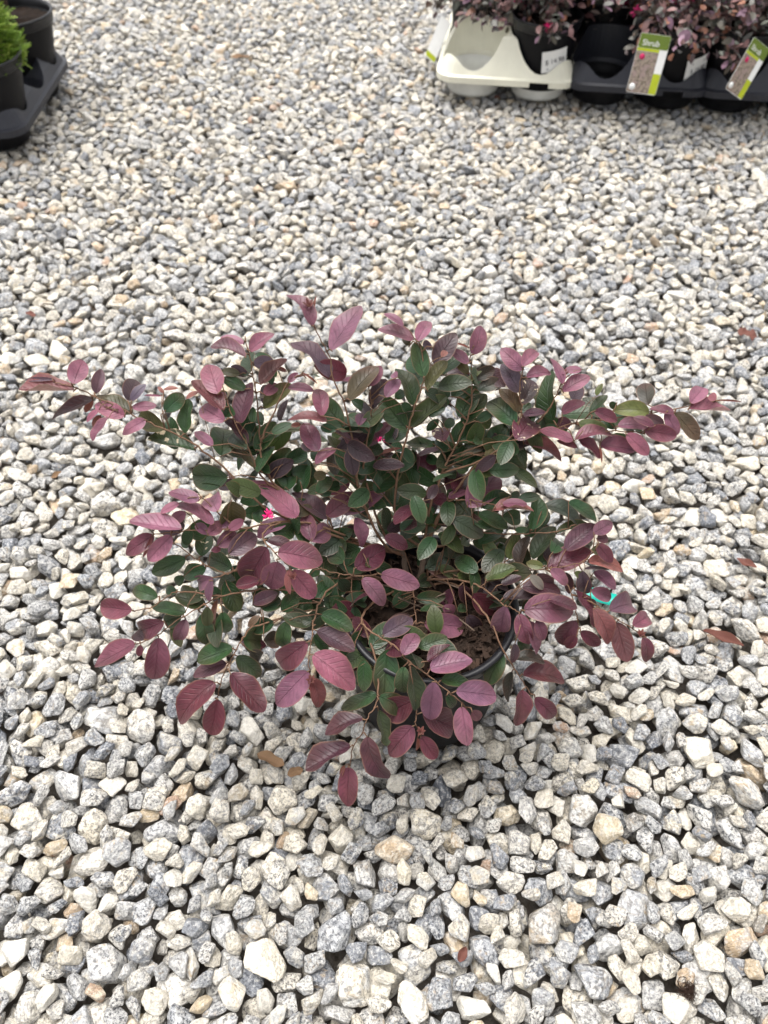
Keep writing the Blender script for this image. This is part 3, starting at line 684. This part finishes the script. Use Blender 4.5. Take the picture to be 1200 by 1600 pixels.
# leaves read off the photograph: crop origin and scale, then base x y, tip x y, width, colour letters
LEAVES = [
 (20, 540, 4, 'left', """385 280 48 280 70 br;380 240 440 85 110 p;255 212 75 215 30 m;520 298 552 150 75 m;500 335 242 455 80 db;750 420 530 315 105 o;720 345 770 195 100 d;740 345 822 240 60 m;
700 440 515 365 100 p;745 385 897 380 60 p;600 450 495 590 48 p;830 465 685 550 75 p;500 340 450 415 40 r;548 435 500 505 40 r;540 400 455 470 35 p;945 525 790 435 105 oG;
948 410 1072 302 92 g;1080 550 1100 338 95 g;1140 655 850 585 110 g*;940 295 908 255 25 r;945 275 1030 265 20 r;930 315 820 310 14 p;1160 290 1080 325 30 r"""),
 (300, 440, 4, 'tall', """755 275 612 62 85 pm;765 230 772 90 14 r;870 430 1048 155 130 pm;862 600 652 352 85 m"""),
 (300, 440, 4, 'upleft redtwig', """325 385 183 345 55 p;335 470 123 390 65 pb;365 435 505 322 75 p;385 520 502 490 85 m;425 640 592 490 85 bo;530 540 592 562 25 r;350 585 245 530 62 d;300 580 183 560 50 o;335 672 193 603 80 g;
450 790 617 640 90 Go;450 705 537 640 70 p;600 665 760 675 45 p;600 630 660 570 40 p;690 570 782 632 14 r;620 610 735 575 12 r"""),
 (300, 440, 4, 'flower tall', """985 740 1150 525 120 od;1080 640 925 610 40 p;1110 650 1182 530 70 p;1130 760 1205 610 90 d"""),
 (300, 440, 4, 'bush', """165 700 100 508 130 p;200 800 0 628 100 br;215 730 172 695 50 p"""),
 (300, 620, 4, 'bush', """205 150 40 55 120 p;300 165 367 -88 105 dp;130 305 18 225 62 p;185 370 205 160 150 g;345 300 210 145 70 db;380 160 380 65 46 g;330 300 352 210 60 g;395 440 220 318 70 o;225 505 8 490 170 g;
405 570 315 515 90 g;450 480 420 400 60 g;180 560 60 540 10 g"""),
 (300, 620, 4, 'upleft', """400 340 520 160 110 g;500 230 620 168 60 g;560 215 700 200 42 og;465 500 612 325 120 g;590 400 722 340 88 g;555 430 642 480 80 g;600 580 590 483 112 g;755 588 690 378 116 g;680 540 640 600 50 g"""),
 (300, 620, 4, 'tall', """815 120 790 -65 105 pb;790 340 700 165 110 pb;845 150 600 128 60 br;680 170 620 180 32 r;940 185 800 0 122 g;905 205 800 188 60 g;1040 330 885 190 80 mp;1020 500 860 240 112 gG;900 490 880 330 90 dg;840 480 760 500 60 o;
770 420 890 318 60 pb;735 340 690 288 50 d;760 400 780 328 62 g;1040 580 910 425 60 go;835 580 932 545 70 g;780 600 872 500 72 g;800 612 872 600 40 g"""),
 (300, 620, 4, 'flower mid', """1070 330 1182 90 100 g;1045 180 1070 95 70 p;1110 90 1000 18 60 g"""),
 (300, 620, 4, 'lmid', """660 750 380 518 130 p;850 760 628 605 112 dm;845 745 1020 605 112 b;945 735 1205 600 112 p;660 742 752 680 70 od;430 790 400 700 72 g"""),
 (560, 470, 4, 'mid', """345 240 130 165 92 pm;280 160 165 75 42 p;368 252 440 125 88 p;320 280 285 215 50 o;410 475 350 268 105 g;480 402 605 203 116 d;460 290 400 258 50 m;520 352 552 310 40 r;430 560 550 380 70 oG;345 652 255 415 106 g;325 790 545 600 92 gG;300 795 135 603 132 g"""),
 (560, 470, 4, 'up', """525 460 680 310 80 g;690 390 570 305 70 pd;685 455 615 360 60 o;715 335 778 156 86 pb;690 295 610 265 14 r;725 490 850 423 76 dg;585 600 690 462 92 g;670 530 762 430 42 G;745 560 902 498 80 gm;635 730 735 528 122 g;650 762 797 590 112 g;
835 690 740 752 62 g;570 600 470 510 70 g;540 530 602 480 60 p;570 640 460 600 60 g;440 722 542 660 60 g;540 790 600 740 60 g"""),
 (560, 470, 4, 'upright', """1030 430 893 298 100 p;1025 410 1122 298 86 p;1005 572 903 393 106 m;1020 652 1097 478 110 d*;1050 480 1202 438 60 p;1000 692 893 543 82 o;985 772 805 608 142 g;1030 720 1172 690 52 dp"""),
 (560, 470, 4, 'flower', """60 530 140 410 52 p;90 672 172 493 82 d;170 602 252 488 82 p;240 480 215 448 50 p;230 612 292 560 60 g;80 712 0 638 62 mg;20 792 152 680 72 gG;270 640 332 702 60 g"""),
 (560, 640, 4, 'up mid', """985 190 1112 28 150 b*;790 295 1022 210 72 o;910 275 1048 392 108 g;800 270 922 88 92 g;620 200 782 98 112 g;720 212 827 138 92 g;770 82 842 92 70 Gg;660 362 790 228 92 g;905 372 728 342 56 Go;640 292 782 240 50 o;530 202 520 83 106 b*;560 252 480 190 62 g;
470 216 298 212 72 g;500 62 428 130 52 g;540 372 602 258 66 g;500 332 418 290 62 g;510 245 368 280 36 dp;280 240 342 332 62 g;170 202 282 98 122 g;60 232 197 88 72 pm;80 292 262 235 26 r;50 392 212 268 82 db"""),
 (560, 640, 4, 'mid core', """105 518 257 328 132 g;150 592 287 495 118 g;175 792 180 608 132 g*;310 722 402 488 102 g;450 672 500 448 96 d;380 722 522 708 46 G;440 562 490 468 62 d"""),
 (560, 640, 4, 'rpur', """570 528 657 358 132 db;560 552 682 508 52 pb;680 606 872 398 172 p;575 690 787 700 80 q;840 632 1092 620 60 rp;900 592 1052 588 52 p;770 612 932 518 102 g;950 542 1012 530 52 g;1000 562 1132 540 62 g;750 652 927 742 92 g;900 662 1022 682 92 g;720 712 902 762 62 g;650 782 762 740 72 g;980 752 1062 750 42 g"""),
 (800, 540, 3.3333, 'right', """920 330 1132 342 60 p;930 300 1002 213 76 p;1060 285 1030 248 42 pr;1060 285 1200 290 10 r;845 350 718 333 52 bp;850 350 967 487 76 od;710 310 690 188 88 dg;715 345 538 328 82 G;800 350 862 462 62 p;310 410 225 400 66 dp;240 435 170 420 42 g;345 405 492 432 72 G;535 430 450 375 46 g;
430 340 547 392 62 b;410 360 492 258 46 g;440 260 468 198 30 G;545 300 508 320 42 g;320 490 148 438 52 p;60 510 267 572 72 br;340 530 240 490 32 b;65 365 177 350 36 d;30 365 0 238 60 o"""),
 (800, 540, 3.3333, 'spur right', """215 390 180 138 102 g;260 355 377 297 52 pb;265 200 205 68 56 p;265 240 402 158 66 p;362 125 273 130 42 p;250 180 267 128 30 r"""),
 (800, 540, 3.3333, 'rightb', """690 440 852 470 86 bp;550 420 712 420 66 pb;740 420 638 370 46 b;790 410 700 365 52 d;595 460 707 567 72 p;460 515 640 545 82 bp;330 490 522 443 66 bp;350 490 462 582 52 b;455 520 470 607 12 r"""),
 (760, 740, 4.286, 'rmid rlow', """385 215 647 320 112 gm;550 190 737 317 92 g;300 375 350 153 96 g;470 400 672 328 56 go;310 572 457 363 102 gd;440 532 502 428 102 g;150 572 212 398 92 Gg;220 612 267 418 92 do;60 592 20 438 102 g*;100 562 80 448 82 g"""),
 (760, 740, 4.286, 'rlow', """530 512 737 343 132 dp;720 400 837 328 102 pb;740 440 817 428 72 b;410 632 692 513 122 b;680 590 922 622 72 rb;740 470 842 592 82 b;700 512 777 518 62 Gd;660 640 822 640 42 d;430 640 542 742 72 pm;640 650 662 822 102 dm;520 660 562 802 62 d;380 622 268 598 62 G;180 642 -10 705 92 gG;590 660 652 692 50 G"""),
 (760, 740, 4.286, 'hangb', """720 660 862 772 72 pb;700 780 842 832 82 pb;825 917 1012 858 142 mb"""),
 (760, 740, 4.286, 'rfront', """110 835 362 830 72 d;240 762 502 778 112 db;340 672 432 782 102 dm;290 682 382 772 60 k;20 720 152 782 50 d;100 742 232 688 52 d"""),
 (760, 900, 4.286, 'rfront', """250 230 587 220 172 bp;420 160 602 215 62 b;130 202 93 387 122 pm;220 252 282 462 112 bp;270 302 342 522 96 p;340 292 382 432 72 bp;190 452 178 582 62 d;210 442 292 502 72 g"""),
 (760, 900, 4.286, 'drop', """190 555 392 560 82 dg;245 660 527 682 122 b;170 642 140 842 72 dg;240 762 208 1003 96 b;325 815 472 957 112 b;100 512 8 727 122 g"""),
 (760, 900, 4.286, 'hang', """600 300 473 462 122 bd;605 400 528 482 72 b;630 370 762 467 92 b;590 90 737 342 82 bd"""),
 (760, 900, 4.286, 'hangb', """720 220 842 452 132 bq;870 310 942 567 136 bq;980 332 1107 253 106 bp;1050 410 1087 577 76 b;690 150 722 202 50 bo"""),
 (580, 980, 3.75, 'front', """185 162 272 28 96 p;345 245 587 190 112 p;330 200 462 108 62 b;280 120 442 58 82 g;95 130 75 417 152 g;190 230 180 397 92 g;220 230 270 482 92 gd;365 320 340 547 132 p;495 375 737 402 142 p;530 465 565 687 106 p;590 490 642 542 62 bp;410 310 582 328 82 g;440 400 492 472 60 g"""),
 (580, 980, 3.75, 'frontb', """300 500 482 592 152 b;250 430 80 510 142 bd;245 580 98 752 132 bp;290 640 377 767 86 b;270 650 268 722 25 r"""),
 (400, 960, 4.615, 'fleft', """370 200 133 382 182 bp;375 410 143 657 182 p;410 290 712 527 182 p;400 460 472 667 92 br;390 480 400 552 42 r;440 120 702 262 132 dm;470 0 692 112 122 g;420 150 512 262 82 g;400 70 198 18 102 gd;220 50 190 262 122 g"""),
 (400, 960, 4.615, 'low front', """660 190 847 190 150 g;870 430 688 440 152 g;870 570 623 682 122 g;700 330 862 298 82 d;890 590 1097 702 132 g;215 0 220 1 10 g"""),
 (400, 960, 4.615, 'low', """770 750 498 852 102 db;800 880 922 1207 152 bd;685 950 368 1122 132 b;670 1100 660 1382 136 b;640 1090 605 1172 30 r;880 690 942 942 92 gd"""),
 (400, 960, 4.615, 'core front', """915 150 1127 28 142 md"""),
 (380, 780, 4, 'lbur lmid', """275 140 78 217 82 p;180 200 342 202 102 g;215 330 502 385 162 pb;150 300 28 522 182 bp;215 390 165 567 152 p;300 445 442 612 132 pb;290 440 280 592 42 rp;150 260 312 290 72 db"""),
 (380, 780, 4, 'lmid', """430 260 385 93 102 pm;420 260 552 178 122 pm;640 185 568 262 82 dm;640 185 702 222 82 dm;700 115 757 292 72 p"""),
 (380, 780, 4, 'ctr', """735 310 558 362 152 g;630 390 548 318 122 g;700 430 887 308 142 b;860 470 1097 542 132 p;745 495 887 657 112 p;600 500 662 572 82 gd;410 480 482 440 52 g"""),
 (380, 780, 4, 'fleft', """455 620 557 508 102 g;500 640 682 692 112 g;430 640 268 690 82 g;430 760 248 720 112 gd;240 702 332 598 102 g;690 670 722 792 62 g;380 700 430 650 60 g"""),
 (380, 780, 4, 'fall far', """60 650 212 588 82 dp;110 682 232 618 92 g;60 600 162 568 62 g"""),
 (380, 780, 4, 'core', """940 650 1052 640 102 gd;990 600 908 538 72 g;1090 540 1182 488 92 gd"""),
 (140, 740, 4, 'lmid ltop', """575 345 257 308 88 p;685 165 497 113 78 p;775 315 519 173 98 p;560 185 443 242 52 p;600 240 508 302 72 p;800 235 740 120 128 p;885 172 885 328 162 o;870 350 962 288 62 p;870 350 813 278 52 p;740 380 663 308 62 p;740 380 832 308 82 p;630 340 595 447 72 g;800 452 932 368 102 pm;870 502 1047 378 122 md;
400 385 226 502 98 b;510 385 368 542 112 p;390 390 335 522 26 rp"""),
 (140, 740, 4, 'llow llowb', """700 517 735 378 102 g*;600 530 398 622 112 g;725 590 588 632 102 g;770 650 653 692 92 pm;765 670 740 797 52 pm;890 590 748 518 122 g;590 640 533 692 62 g;760 480 822 470 40 p;920 590 962 692 72 g;1060 670 918 702 72 b"""),
 (140, 900, 4, 'farb', """265 215 68 190 116 bp;425 130 260 78 92 g;600 225 393 185 82 g;545 100 468 78 62 g;715 130 533 110 122 g*"""),
 (140, 900, 4, 'far', """465 285 283 362 132 b;340 400 278 348 82 d;575 245 473 292 92 g;600 270 540 417 82 dp;285 420 38 562 122 bp;430 385 405 667 152 bp;320 430 305 502 42 b;705 235 740 442 112 g;735 190 740 312 72 og;800 150 765 302 36 ro;830 225 840 382 112 g;850 30 932 218 116 g"""),
 (140, 900, 4, 'fall far', """1020 180 1182 98 92 gd;1080 210 1197 138 92 g;1155 290 1008 322 102 g;1060 250 988 312 42 or;960 400 1077 400 132 g;1090 400 1182 400 102 dg;1000 470 1082 532 82 dg;895 450 678 532 112 g;855 545 648 622 102 dp;920 500 1067 622 112 gd;785 665 533 907 152 b;880 610 1087 842 152 bd;800 770 755 1002 142 b"""),
 (600, 820, 4.615, 'rlow rfront core', """310 320 482 215 120 gd;245 300 440 170 170 g;110 80 255 140 90 g;420 190 570 215 90 gd;320 330 465 390 60 q;390 300 530 390 70 Gg;525 370 640 370 84 Gg;735 400 940 300 92 Gg;700 250 815 260 60 g;815 250 720 100 90 Gg;880 240 985 60 90 g;830 130 830 240 90 g;560 45 695 40 84 g;445 40 560 80 66 g;240 440 355 420 110 gd;70 590 190 500 110 g;235 530 440 520 100 g;
260 620 480 610 50 g;425 590 520 640 90 p;545 440 625 560 110 db;490 460 430 590 90 bp;640 500 825 640 150 b;600 650 690 780 100 d;530 620 600 590 70 g;150 810 430 850 110 gd;0 790 207 660 140 md;290 710 580 740 170 p;620 460 720 460 60 d"""),
]
LC = {'p': (.205, .080, .122), 'b': (.092, .022, .036), 'g': (.024, .060, .020), 'G': (.095, .115, .032), 'o': (.068, .062, .026), 'd': (.042, .022, .028),
      'm': (.095, .058, .080), 'r': (.22, .08, .06), 'q': (.20, .105, .085), 'k': (.17, .15, .12)}
_r = random.Random(9)
LSH = [mesh('leaf', *(lambda s: (s[0], s[1], M_LEAF, True, s[2]))(leaf_shape(10, 3, _r.uniform(.08, .48), _r.uniform(-.12, .55), _r.uniform(.47, .58), _r.uniform(-.6, .6), _r.uniform(.06, .26), i, _r.uniform(0, .7))))
       for i in range(22)]
LSHD = [leaf_shape(7, 2, f, a) for f, a in ((.2, .1), (.3, .25), (.1, .3))]
nodes = {k: (v, spline([Vector((x, y, d*1000)) for x, y, d in v], 6)) for k, v in BR.items()}
petioles = {k: [] for k in BR}
rr = random.Random(77); leaves = []
for ox, oy, s_, brs, txt in LEAVES:
    for item in txt.replace('\n', '').split(';'):
        it = item.split()
        if len(it) < 6: continue
        bx, by, tx, ty, wd = [float(q) for q in it[:5]]; cls = it[5]
        bx, by, tx, ty, wd = ox+bx/s_, oy+by/s_, ox+tx/s_, oy+ty/s_, wd/s_
        best = None
        for bn in brs.split():
            sp_ = nodes[bn][1]
            for i, q in enumerate(sp_):
                dd = math.hypot(q.x-bx, q.y-by) + (0 if i > len(sp_)*.25 else 12)
                if best is None or dd < best[0]: best = (dd, bn, i)
        dist, bn, i = best; q = nodes[bn][1][i]; d = q.z/1000
        c0 = cls[0]
        d += {'p': -.006, 'b': -.004, 'g': .006, 'd': .004, 'o': .002}.get(c0, 0) + rr.gauss(0, .005)
        leaves.append(dict(b=(bx, by), t=(tx, ty), w=wd, cls=cls, br=bn, i=i, d=d, gap=dist, area=wd*math.hypot(tx-bx, ty-by)))
leaves = [l for l in leaves if l['area'] > 20]
order = sorted(range(len(leaves)), key=lambda i: -leaves[i]['area']); keep = set(order[:296])
branch_obj = {}
small = MB()
def leaf_col(cls):
    ks = [c for c in cls if c in LC]; c = [sum(LC[k][i] for k in ks)/len(ks) for i in range(3)]
    if len(ks) == 2: c = [(2*LC[ks[0]][i]+LC[ks[1]][i])/3 for i in range(3)]
    f = rr.uniform(.82, 1.2); h = rr.gauss(0, .06)
    return [c[0]*f*(1+h), c[1]*f, c[2]*f*(1-h*.5)]
jobs = []
for n, l in enumerate(leaves):
    d = l['d']; lpx = math.hypot(l['t'][0]-l['b'][0], l['t'][1]-l['b'][1])
    P0 = at(*l['b'], d); lm = lpx*d/FPX; wm = l['w']*d/FPX; q0 = .52; q = wm/max(lm, 1e-5)
    Vv = (CAM-P0).normalized(); P1 = at(*l['t'], d); roll = 0.
    if q > q0:
        Lt = min(wm/q0, lm*1.7); P1 = P1 - Vv*math.sqrt(max(Lt*Lt-lm*lm, 0))*.9; sy = wm/q0
    else:
        roll = math.acos(max(q/q0, .22))*.92; sy = lm*min(1.0, max(q/q0/max(math.cos(roll), .2), .5))
        if lpx < 14 or q < .2: sy = wm/q0; roll = .3
    Xv = (P1-P0); Ln = Xv.length
    Nv = (Vv - Xv.normalized()*Vv.dot(Xv.normalized())).normalized()
    cands = [Quaternion(Xv.normalized(), s*roll+rr.gauss(0, .10)) @ Nv for s in (1, -1)]
    Nn = max(cands, key=lambda a: a.z+rr.gauss(0, .15))
    M = frame(Xv, Nn, Ln*1.03, sy*1.08, P0-SO)
    col = leaf_col(l['cls'])
    i0 = max(0, l['i']-int(max(0, l['gap']-3)/11)); bp = nodes[l['br']][1][i0]; pb = at(bp.x, bp.y, bp.z/1000)-SO
    petioles[l['br']].append((pb, P0-SO, l['gap'], l['w']))
    jobs.append((n, l, M, col))
# ---- branches with the leaf stalks that grow on them
for bn, (raw, sp_) in nodes.items():
    P = [at(q.x, q.y, q.z/1000)-SO for q in sp_]; n = len(P)
    rooted = raw[0][2] > 1.04
    r0 = .0050 if bn.startswith('trunk') else (.0021 if rooted or raw[0][2] > 1.02 else .0015)
    if rooted:
        b = P[0]; g0 = Vector((b.x*.55, b.y*.55+.01, POT_H-.034)); P = spline([g0, b.lerp(g0, .5)+Vector((rr.gauss(0, .004), rr.gauss(0, .004), 0))], 3)+P
    n = len(P); wob = [Vector((rr.gauss(0, .0006), rr.gauss(0, .0006), rr.gauss(0, .0006))) for _ in P]
    mb = MB(); mb.tube([p+w_ for p, w_ in zip(P, wob)], [max(.0007, r0*(1-(.4 if bn.startswith('trunk') else .82)*(i/(n-1))**.8)) for i in range(n)], 7)
    for pb, p0, gap, wpx in petioles[bn]:
        m_ = pb.lerp(p0, .55)+Vector((rr.gauss(0, .0015), rr.gauss(0, .0015), .002+.0001*gap)); rad = (.0009 if wpx > 12 else .0006)*(.75 if gap > 18 else 1)
        mb.tube([pb, m_, p0+(p0-m_).normalized()*.002], [rad*1.15, rad, rad*.8], 5)
    branch_obj[bn] = mb.build('branch', M_OLDBARK if bn.startswith('trunk') else M_BARK, shrub)
for n, l, M, col in jobs:
    if n in keep:
        o = bpy.data.objects.new('leaf', rr.choice(LSH)); link(o, branch_obj[l['br']]); o.matrix_local = M
        o['col'] = [float(c) for c in col]; o['spots'] = 1.0 if '*' in l['cls'] else 0.0
    else: add_leaf(small, rr.choice(LSHD), M, tuple(col))
# ---- darker leaves deep inside the bush
for k in range(165):
    bn = rr.choice(['left', 'tall', 'tall', 'upleft', 'upleft', 'mid', 'mid', 'up', 'up', 'right', 'upright', 'flower', 'rmid', 'rpur', 'rlow', 'fleft', 'lmid', 'llow', 'far', 'fall', 'front', 'rfront', 'bush', 'ctr', 'low'])
    sp_ = nodes[bn][1]; i = int(len(sp_)*rr.uniform(.25, .80)); q = sp_[i]; p = at(q.x+rr.gauss(0, 15), q.y+rr.gauss(0, 15), q.z/1000+rr.uniform(.012, .05))-SO
    if Vector((p.x, p.y-.02, 0)).length < .06 and p.z < .29: continue
    if p.z < .2: continue
    dr = Vector((rr.gauss(0, 1), rr.gauss(0, 1), rr.gauss(0, .5))); s_ = rr.uniform(.028, .046)
    add_leaf(small, rr.choice(LSHD), frame(dr, Vector((rr.gauss(0, .5), rr.gauss(0, .5)-.4, 1)), s_, s_*1.1, p), tuple(leaf_col(rr.choice(['g', 'g', 'g', 'g', 'gd', 'gd', 'd', 'go', 'b']))))
for (x0_, x1_, y0_, y1_, d0, nn) in ((540, 625, 985, 1040, .938, 9), (735, 800, 850, 900, .985, 7), (520, 690, 985, 1050, .950, 16), (470, 590, 850, 985, .972, 16), (560, 710, 700, 850, .972, 26), (690, 820, 650, 790, .968, 13), (450, 550, 660, 780, .966, 11)):
    for k in range(nn):
        p = at(rr.uniform(x0_, x1_), rr.uniform(y0_, y1_), d0+rr.uniform(0, .035))-SO; dr = Vector((rr.gauss(0, 1), rr.gauss(0, .8), rr.gauss(0, .5))); s_ = rr.uniform(.030, .046)
        add_leaf(small, rr.choice(LSHD), frame(dr, Vector((rr.gauss(0, .45), rr.gauss(0, .45)-.5, .9)), s_, s_*1.12, p), tuple(leaf_col(rr.choice(['g', 'g', 'g', 'g', 'gd', 'go', 'gG', 'b']))))
for k in range(90):
    bn = rr.choice(['tall', 'upleft', 'mid', 'up', 'flower', 'right', 'rpur', 'rmid', 'lmid', 'left', 'upright'])
    sp_ = nodes[bn][1]; i = int(len(sp_)*rr.uniform(.13, .42)); q = sp_[i]; x_, y_ = q.x+rr.gauss(0, 17), q.y+rr.gauss(0, 17)
    if y_ > 850: continue
    p = at(x_, y_, q.z/1000+rr.uniform(-.015, .03))-SO; dr = Vector((rr.gauss(0, 1), rr.gauss(0, .8), rr.gauss(0, .6))); s_ = rr.uniform(.028, .044)
    add_leaf(small, rr.choice(LSHD), frame(dr, Vector((rr.gauss(0, .5), rr.gauss(0, .5)-.5, .9)), s_, s_*1.1, p), tuple(leaf_col(rr.choice(['g', 'g', 'g', 'gd', 'd', 'go', 'gG']))))
tag(small.build('small_leaves', M_LEAF, shrub, True, True), kind='stuff')
# ---- bare twigs at the foot of the bush
for k in range(9):
    a = rr.uniform(0, 6.28); L_ = rr.uniform(.04, .085); p0 = Vector((rr.gauss(0, .02), .03+rr.gauss(0, .02), POT_H-.03))
    p1 = p0+Vector((math.cos(a)*L_*.5, math.sin(a)*L_*.5, .02)); p2 = p0+Vector((math.cos(a)*L_, math.sin(a)*L_, .03+rr.uniform(-.01, .03)))
    mb = MB(); mb.tube(spline([p0, p1, p2], 4), .0010, 6); mb.build('bare_twig', M_OLDBARK, shrub)
for (x, y, d, k, sc_) in ((418, 807, .917, 'lmid', .55), (421, 801, .920, 'lmid', .4), (594, 690, .905, 'flower', .5)):
    o = bpy.data.objects.new('flower', FLOWER); link(o, shrub); o.location = at(x, y, d)-SO; o.scale = (sc_,)*3; o.rotation_euler = (-.5, .2, rr.uniform(0, 6))

for (x, y, d) in ((483, 481, .829), (572, 592, .877), (880, 590, .898), (487, 1066, .93), (657, 1146, .93), (1000, 994, .965), (458, 905, .912)):
    mb = MB()
    for k in range(6):
        a = k*1.05; dr = Vector((math.cos(a)*.8, math.sin(a)*.8, .7+rr.random())); add_leaf(mb, LSHD[k % 3], frame(dr, Vector((0, 0, 1)), .009, .007, dr*.001), tuple(leaf_col('rb')))
    o = mb.build('bud', M_LEAF, shrub, True, True); o.location = at(x, y, d)-SO
# ------------------------------------------------------------------ small things lying on the gravel
def dry_leaf(label, px, py, length, width, rot, mat, fold=.5, arch=-.25, lob=0, twist=.3, lift=.004):
    p = onz(px, py, 0.0); p.z = top_at(p.x, p.y, .02)+lift
    s = leaf_shape(12, 3, fold, arch, width/length, twist, .35, int(px)); V = [list(v) for v in s[0]]
    if lob:
        for i, (v, uv_) in enumerate(zip(V, s[2])):
            v[1] *= 1+lob*math.sin(uv_[0]*19)*(abs(uv_[1]) > .5)
    V2 = [(v[0]-.5, v[1], v[2]) for v in V]; n = len(V2)
    lo = [(a, b, c-.012) for a, b, c in V2]
    m = mesh('dry_leaf', V2+lo, s[1]+[tuple(i+n for i in f)[::-1] for f in s[1]], mat); o = obj('dry_leaf', m)
    o.location = p; o.scale = (length*.86,)*3; o.rotation_euler = (rr.gauss(0, .12), rr.gauss(0, .12), R(rot)); tag(o, label, 'leaf', 'fallen leaves on the gravel'); return o
dry_leaf('curled brown dry leaf below the hanging leaf tips, front left of the pot', 424, 1192, .052, .022, -28, M_DRY)
dry_leaf('crumpled orange brown leaf scrap between stones beneath the front leaf tips', 462, 1210, .026, .016, 20, M_DRY, .7)
dry_leaf('long rolled brown leaf lying right of the green plastic strip', 1128, 1000, .075, .020, -24, M_DRYRED, .9, -.1)
dry_leaf('lobed dark red fallen leaf near the right photo edge', 1166, 526, .052, .034, -10, M_DRYRED, .25, .1, .35)
dry_leaf('tan dry leaf alone on the far gravel, upper left', 374, 92, .085, .030, 8, M_DRY, .45)
dry_leaf('reddish brown leaf scrap at the left edge, behind the plant', 50, 495, .036, .016, -30, M_DRYRED, .5)
dry_leaf('small brown leaf scrap left of the plant, beneath its left branch', 90, 746, .026, .013, 35, M_DRY, .6)
dry_leaf('brown leaf scrap pressed between stones right of the plant', 1164, 884, .040, .016, -40, M_DRYRED, .6)
dry_leaf('dark brown leaf crumb between stones in the right foreground', 722, 1492, .022, .013, 60, M_DRYRED, .6, -.2, 0, .3, -.004)
dry_leaf('red leaf scrap in front of the cream tray', 776, 156, .022, .016, 10, M_DRYRED, .3)
# tuft of dark root fibre
p = onz(1076, 1546, -.004); tuft = MB()
for k in range(90):
    c = Vector((rr.gauss(0, .006), rr.gauss(0, .0055), rr.uniform(-.002, .009))); a = rr.uniform(0, 6.28); P = []
    r_ = rr.uniform(.003, .009); tl = Euler((rr.gauss(0, .8), rr.gauss(0, .8), 0)).to_matrix(); sp0 = rr.uniform(2, 5)
    for i in range(7): P.append(c+tl @ Vector((math.cos(a+i*sp0/6)*r_, math.sin(a+i*sp0/6)*r_, i*.0004)))
    tuft.tube(P, .00035, 4)
o = tuft.build('root_tuft', M_FIBRE); o.scale = (.8, .8, .6); o.location = (p.x, p.y, top_at(p.x, p.y, .006)-.004); tag(o, 'tuft of dark brown root fibres between foreground stones', 'root tuft')
# teal strip
a0, a1 = onz(905, 932, .0), onz(960, 945, .0); P = [a0, a0.lerp(a1, .5)+Vector((0, 0, .006)), a1]; b = MB(); V = []; F = []; ZT = max(top_at(q.x, q.y, .016) for q in P)
for i, q in enumerate(spline([Vector(v) for v in P], 5)):
    zt = ZT+.006+.0015*math.sin(i*.6)
    for k, sy in enumerate((-.0115, .0115)): V.append((q.x+sy*.2, q.y+sy, zt+.0015*k))
    for k, sy in enumerate((-.0115, .0115)): V.append((q.x+sy*.2, q.y+sy, zt+.0015*k+.0008))
for i in range(len(V)//4-1):
    j = i*4; F += [(j+2, j+6, j+7, j+3), (j, j+1, j+5, j+4), (j, j+4, j+6, j+2), (j+1, j+3, j+7, j+5)]
b.add(V, F); tag(b.build('plastic_strip', M_TEAL), 'small teal green plastic strip behind leaves, right of the pot', 'plastic strip')
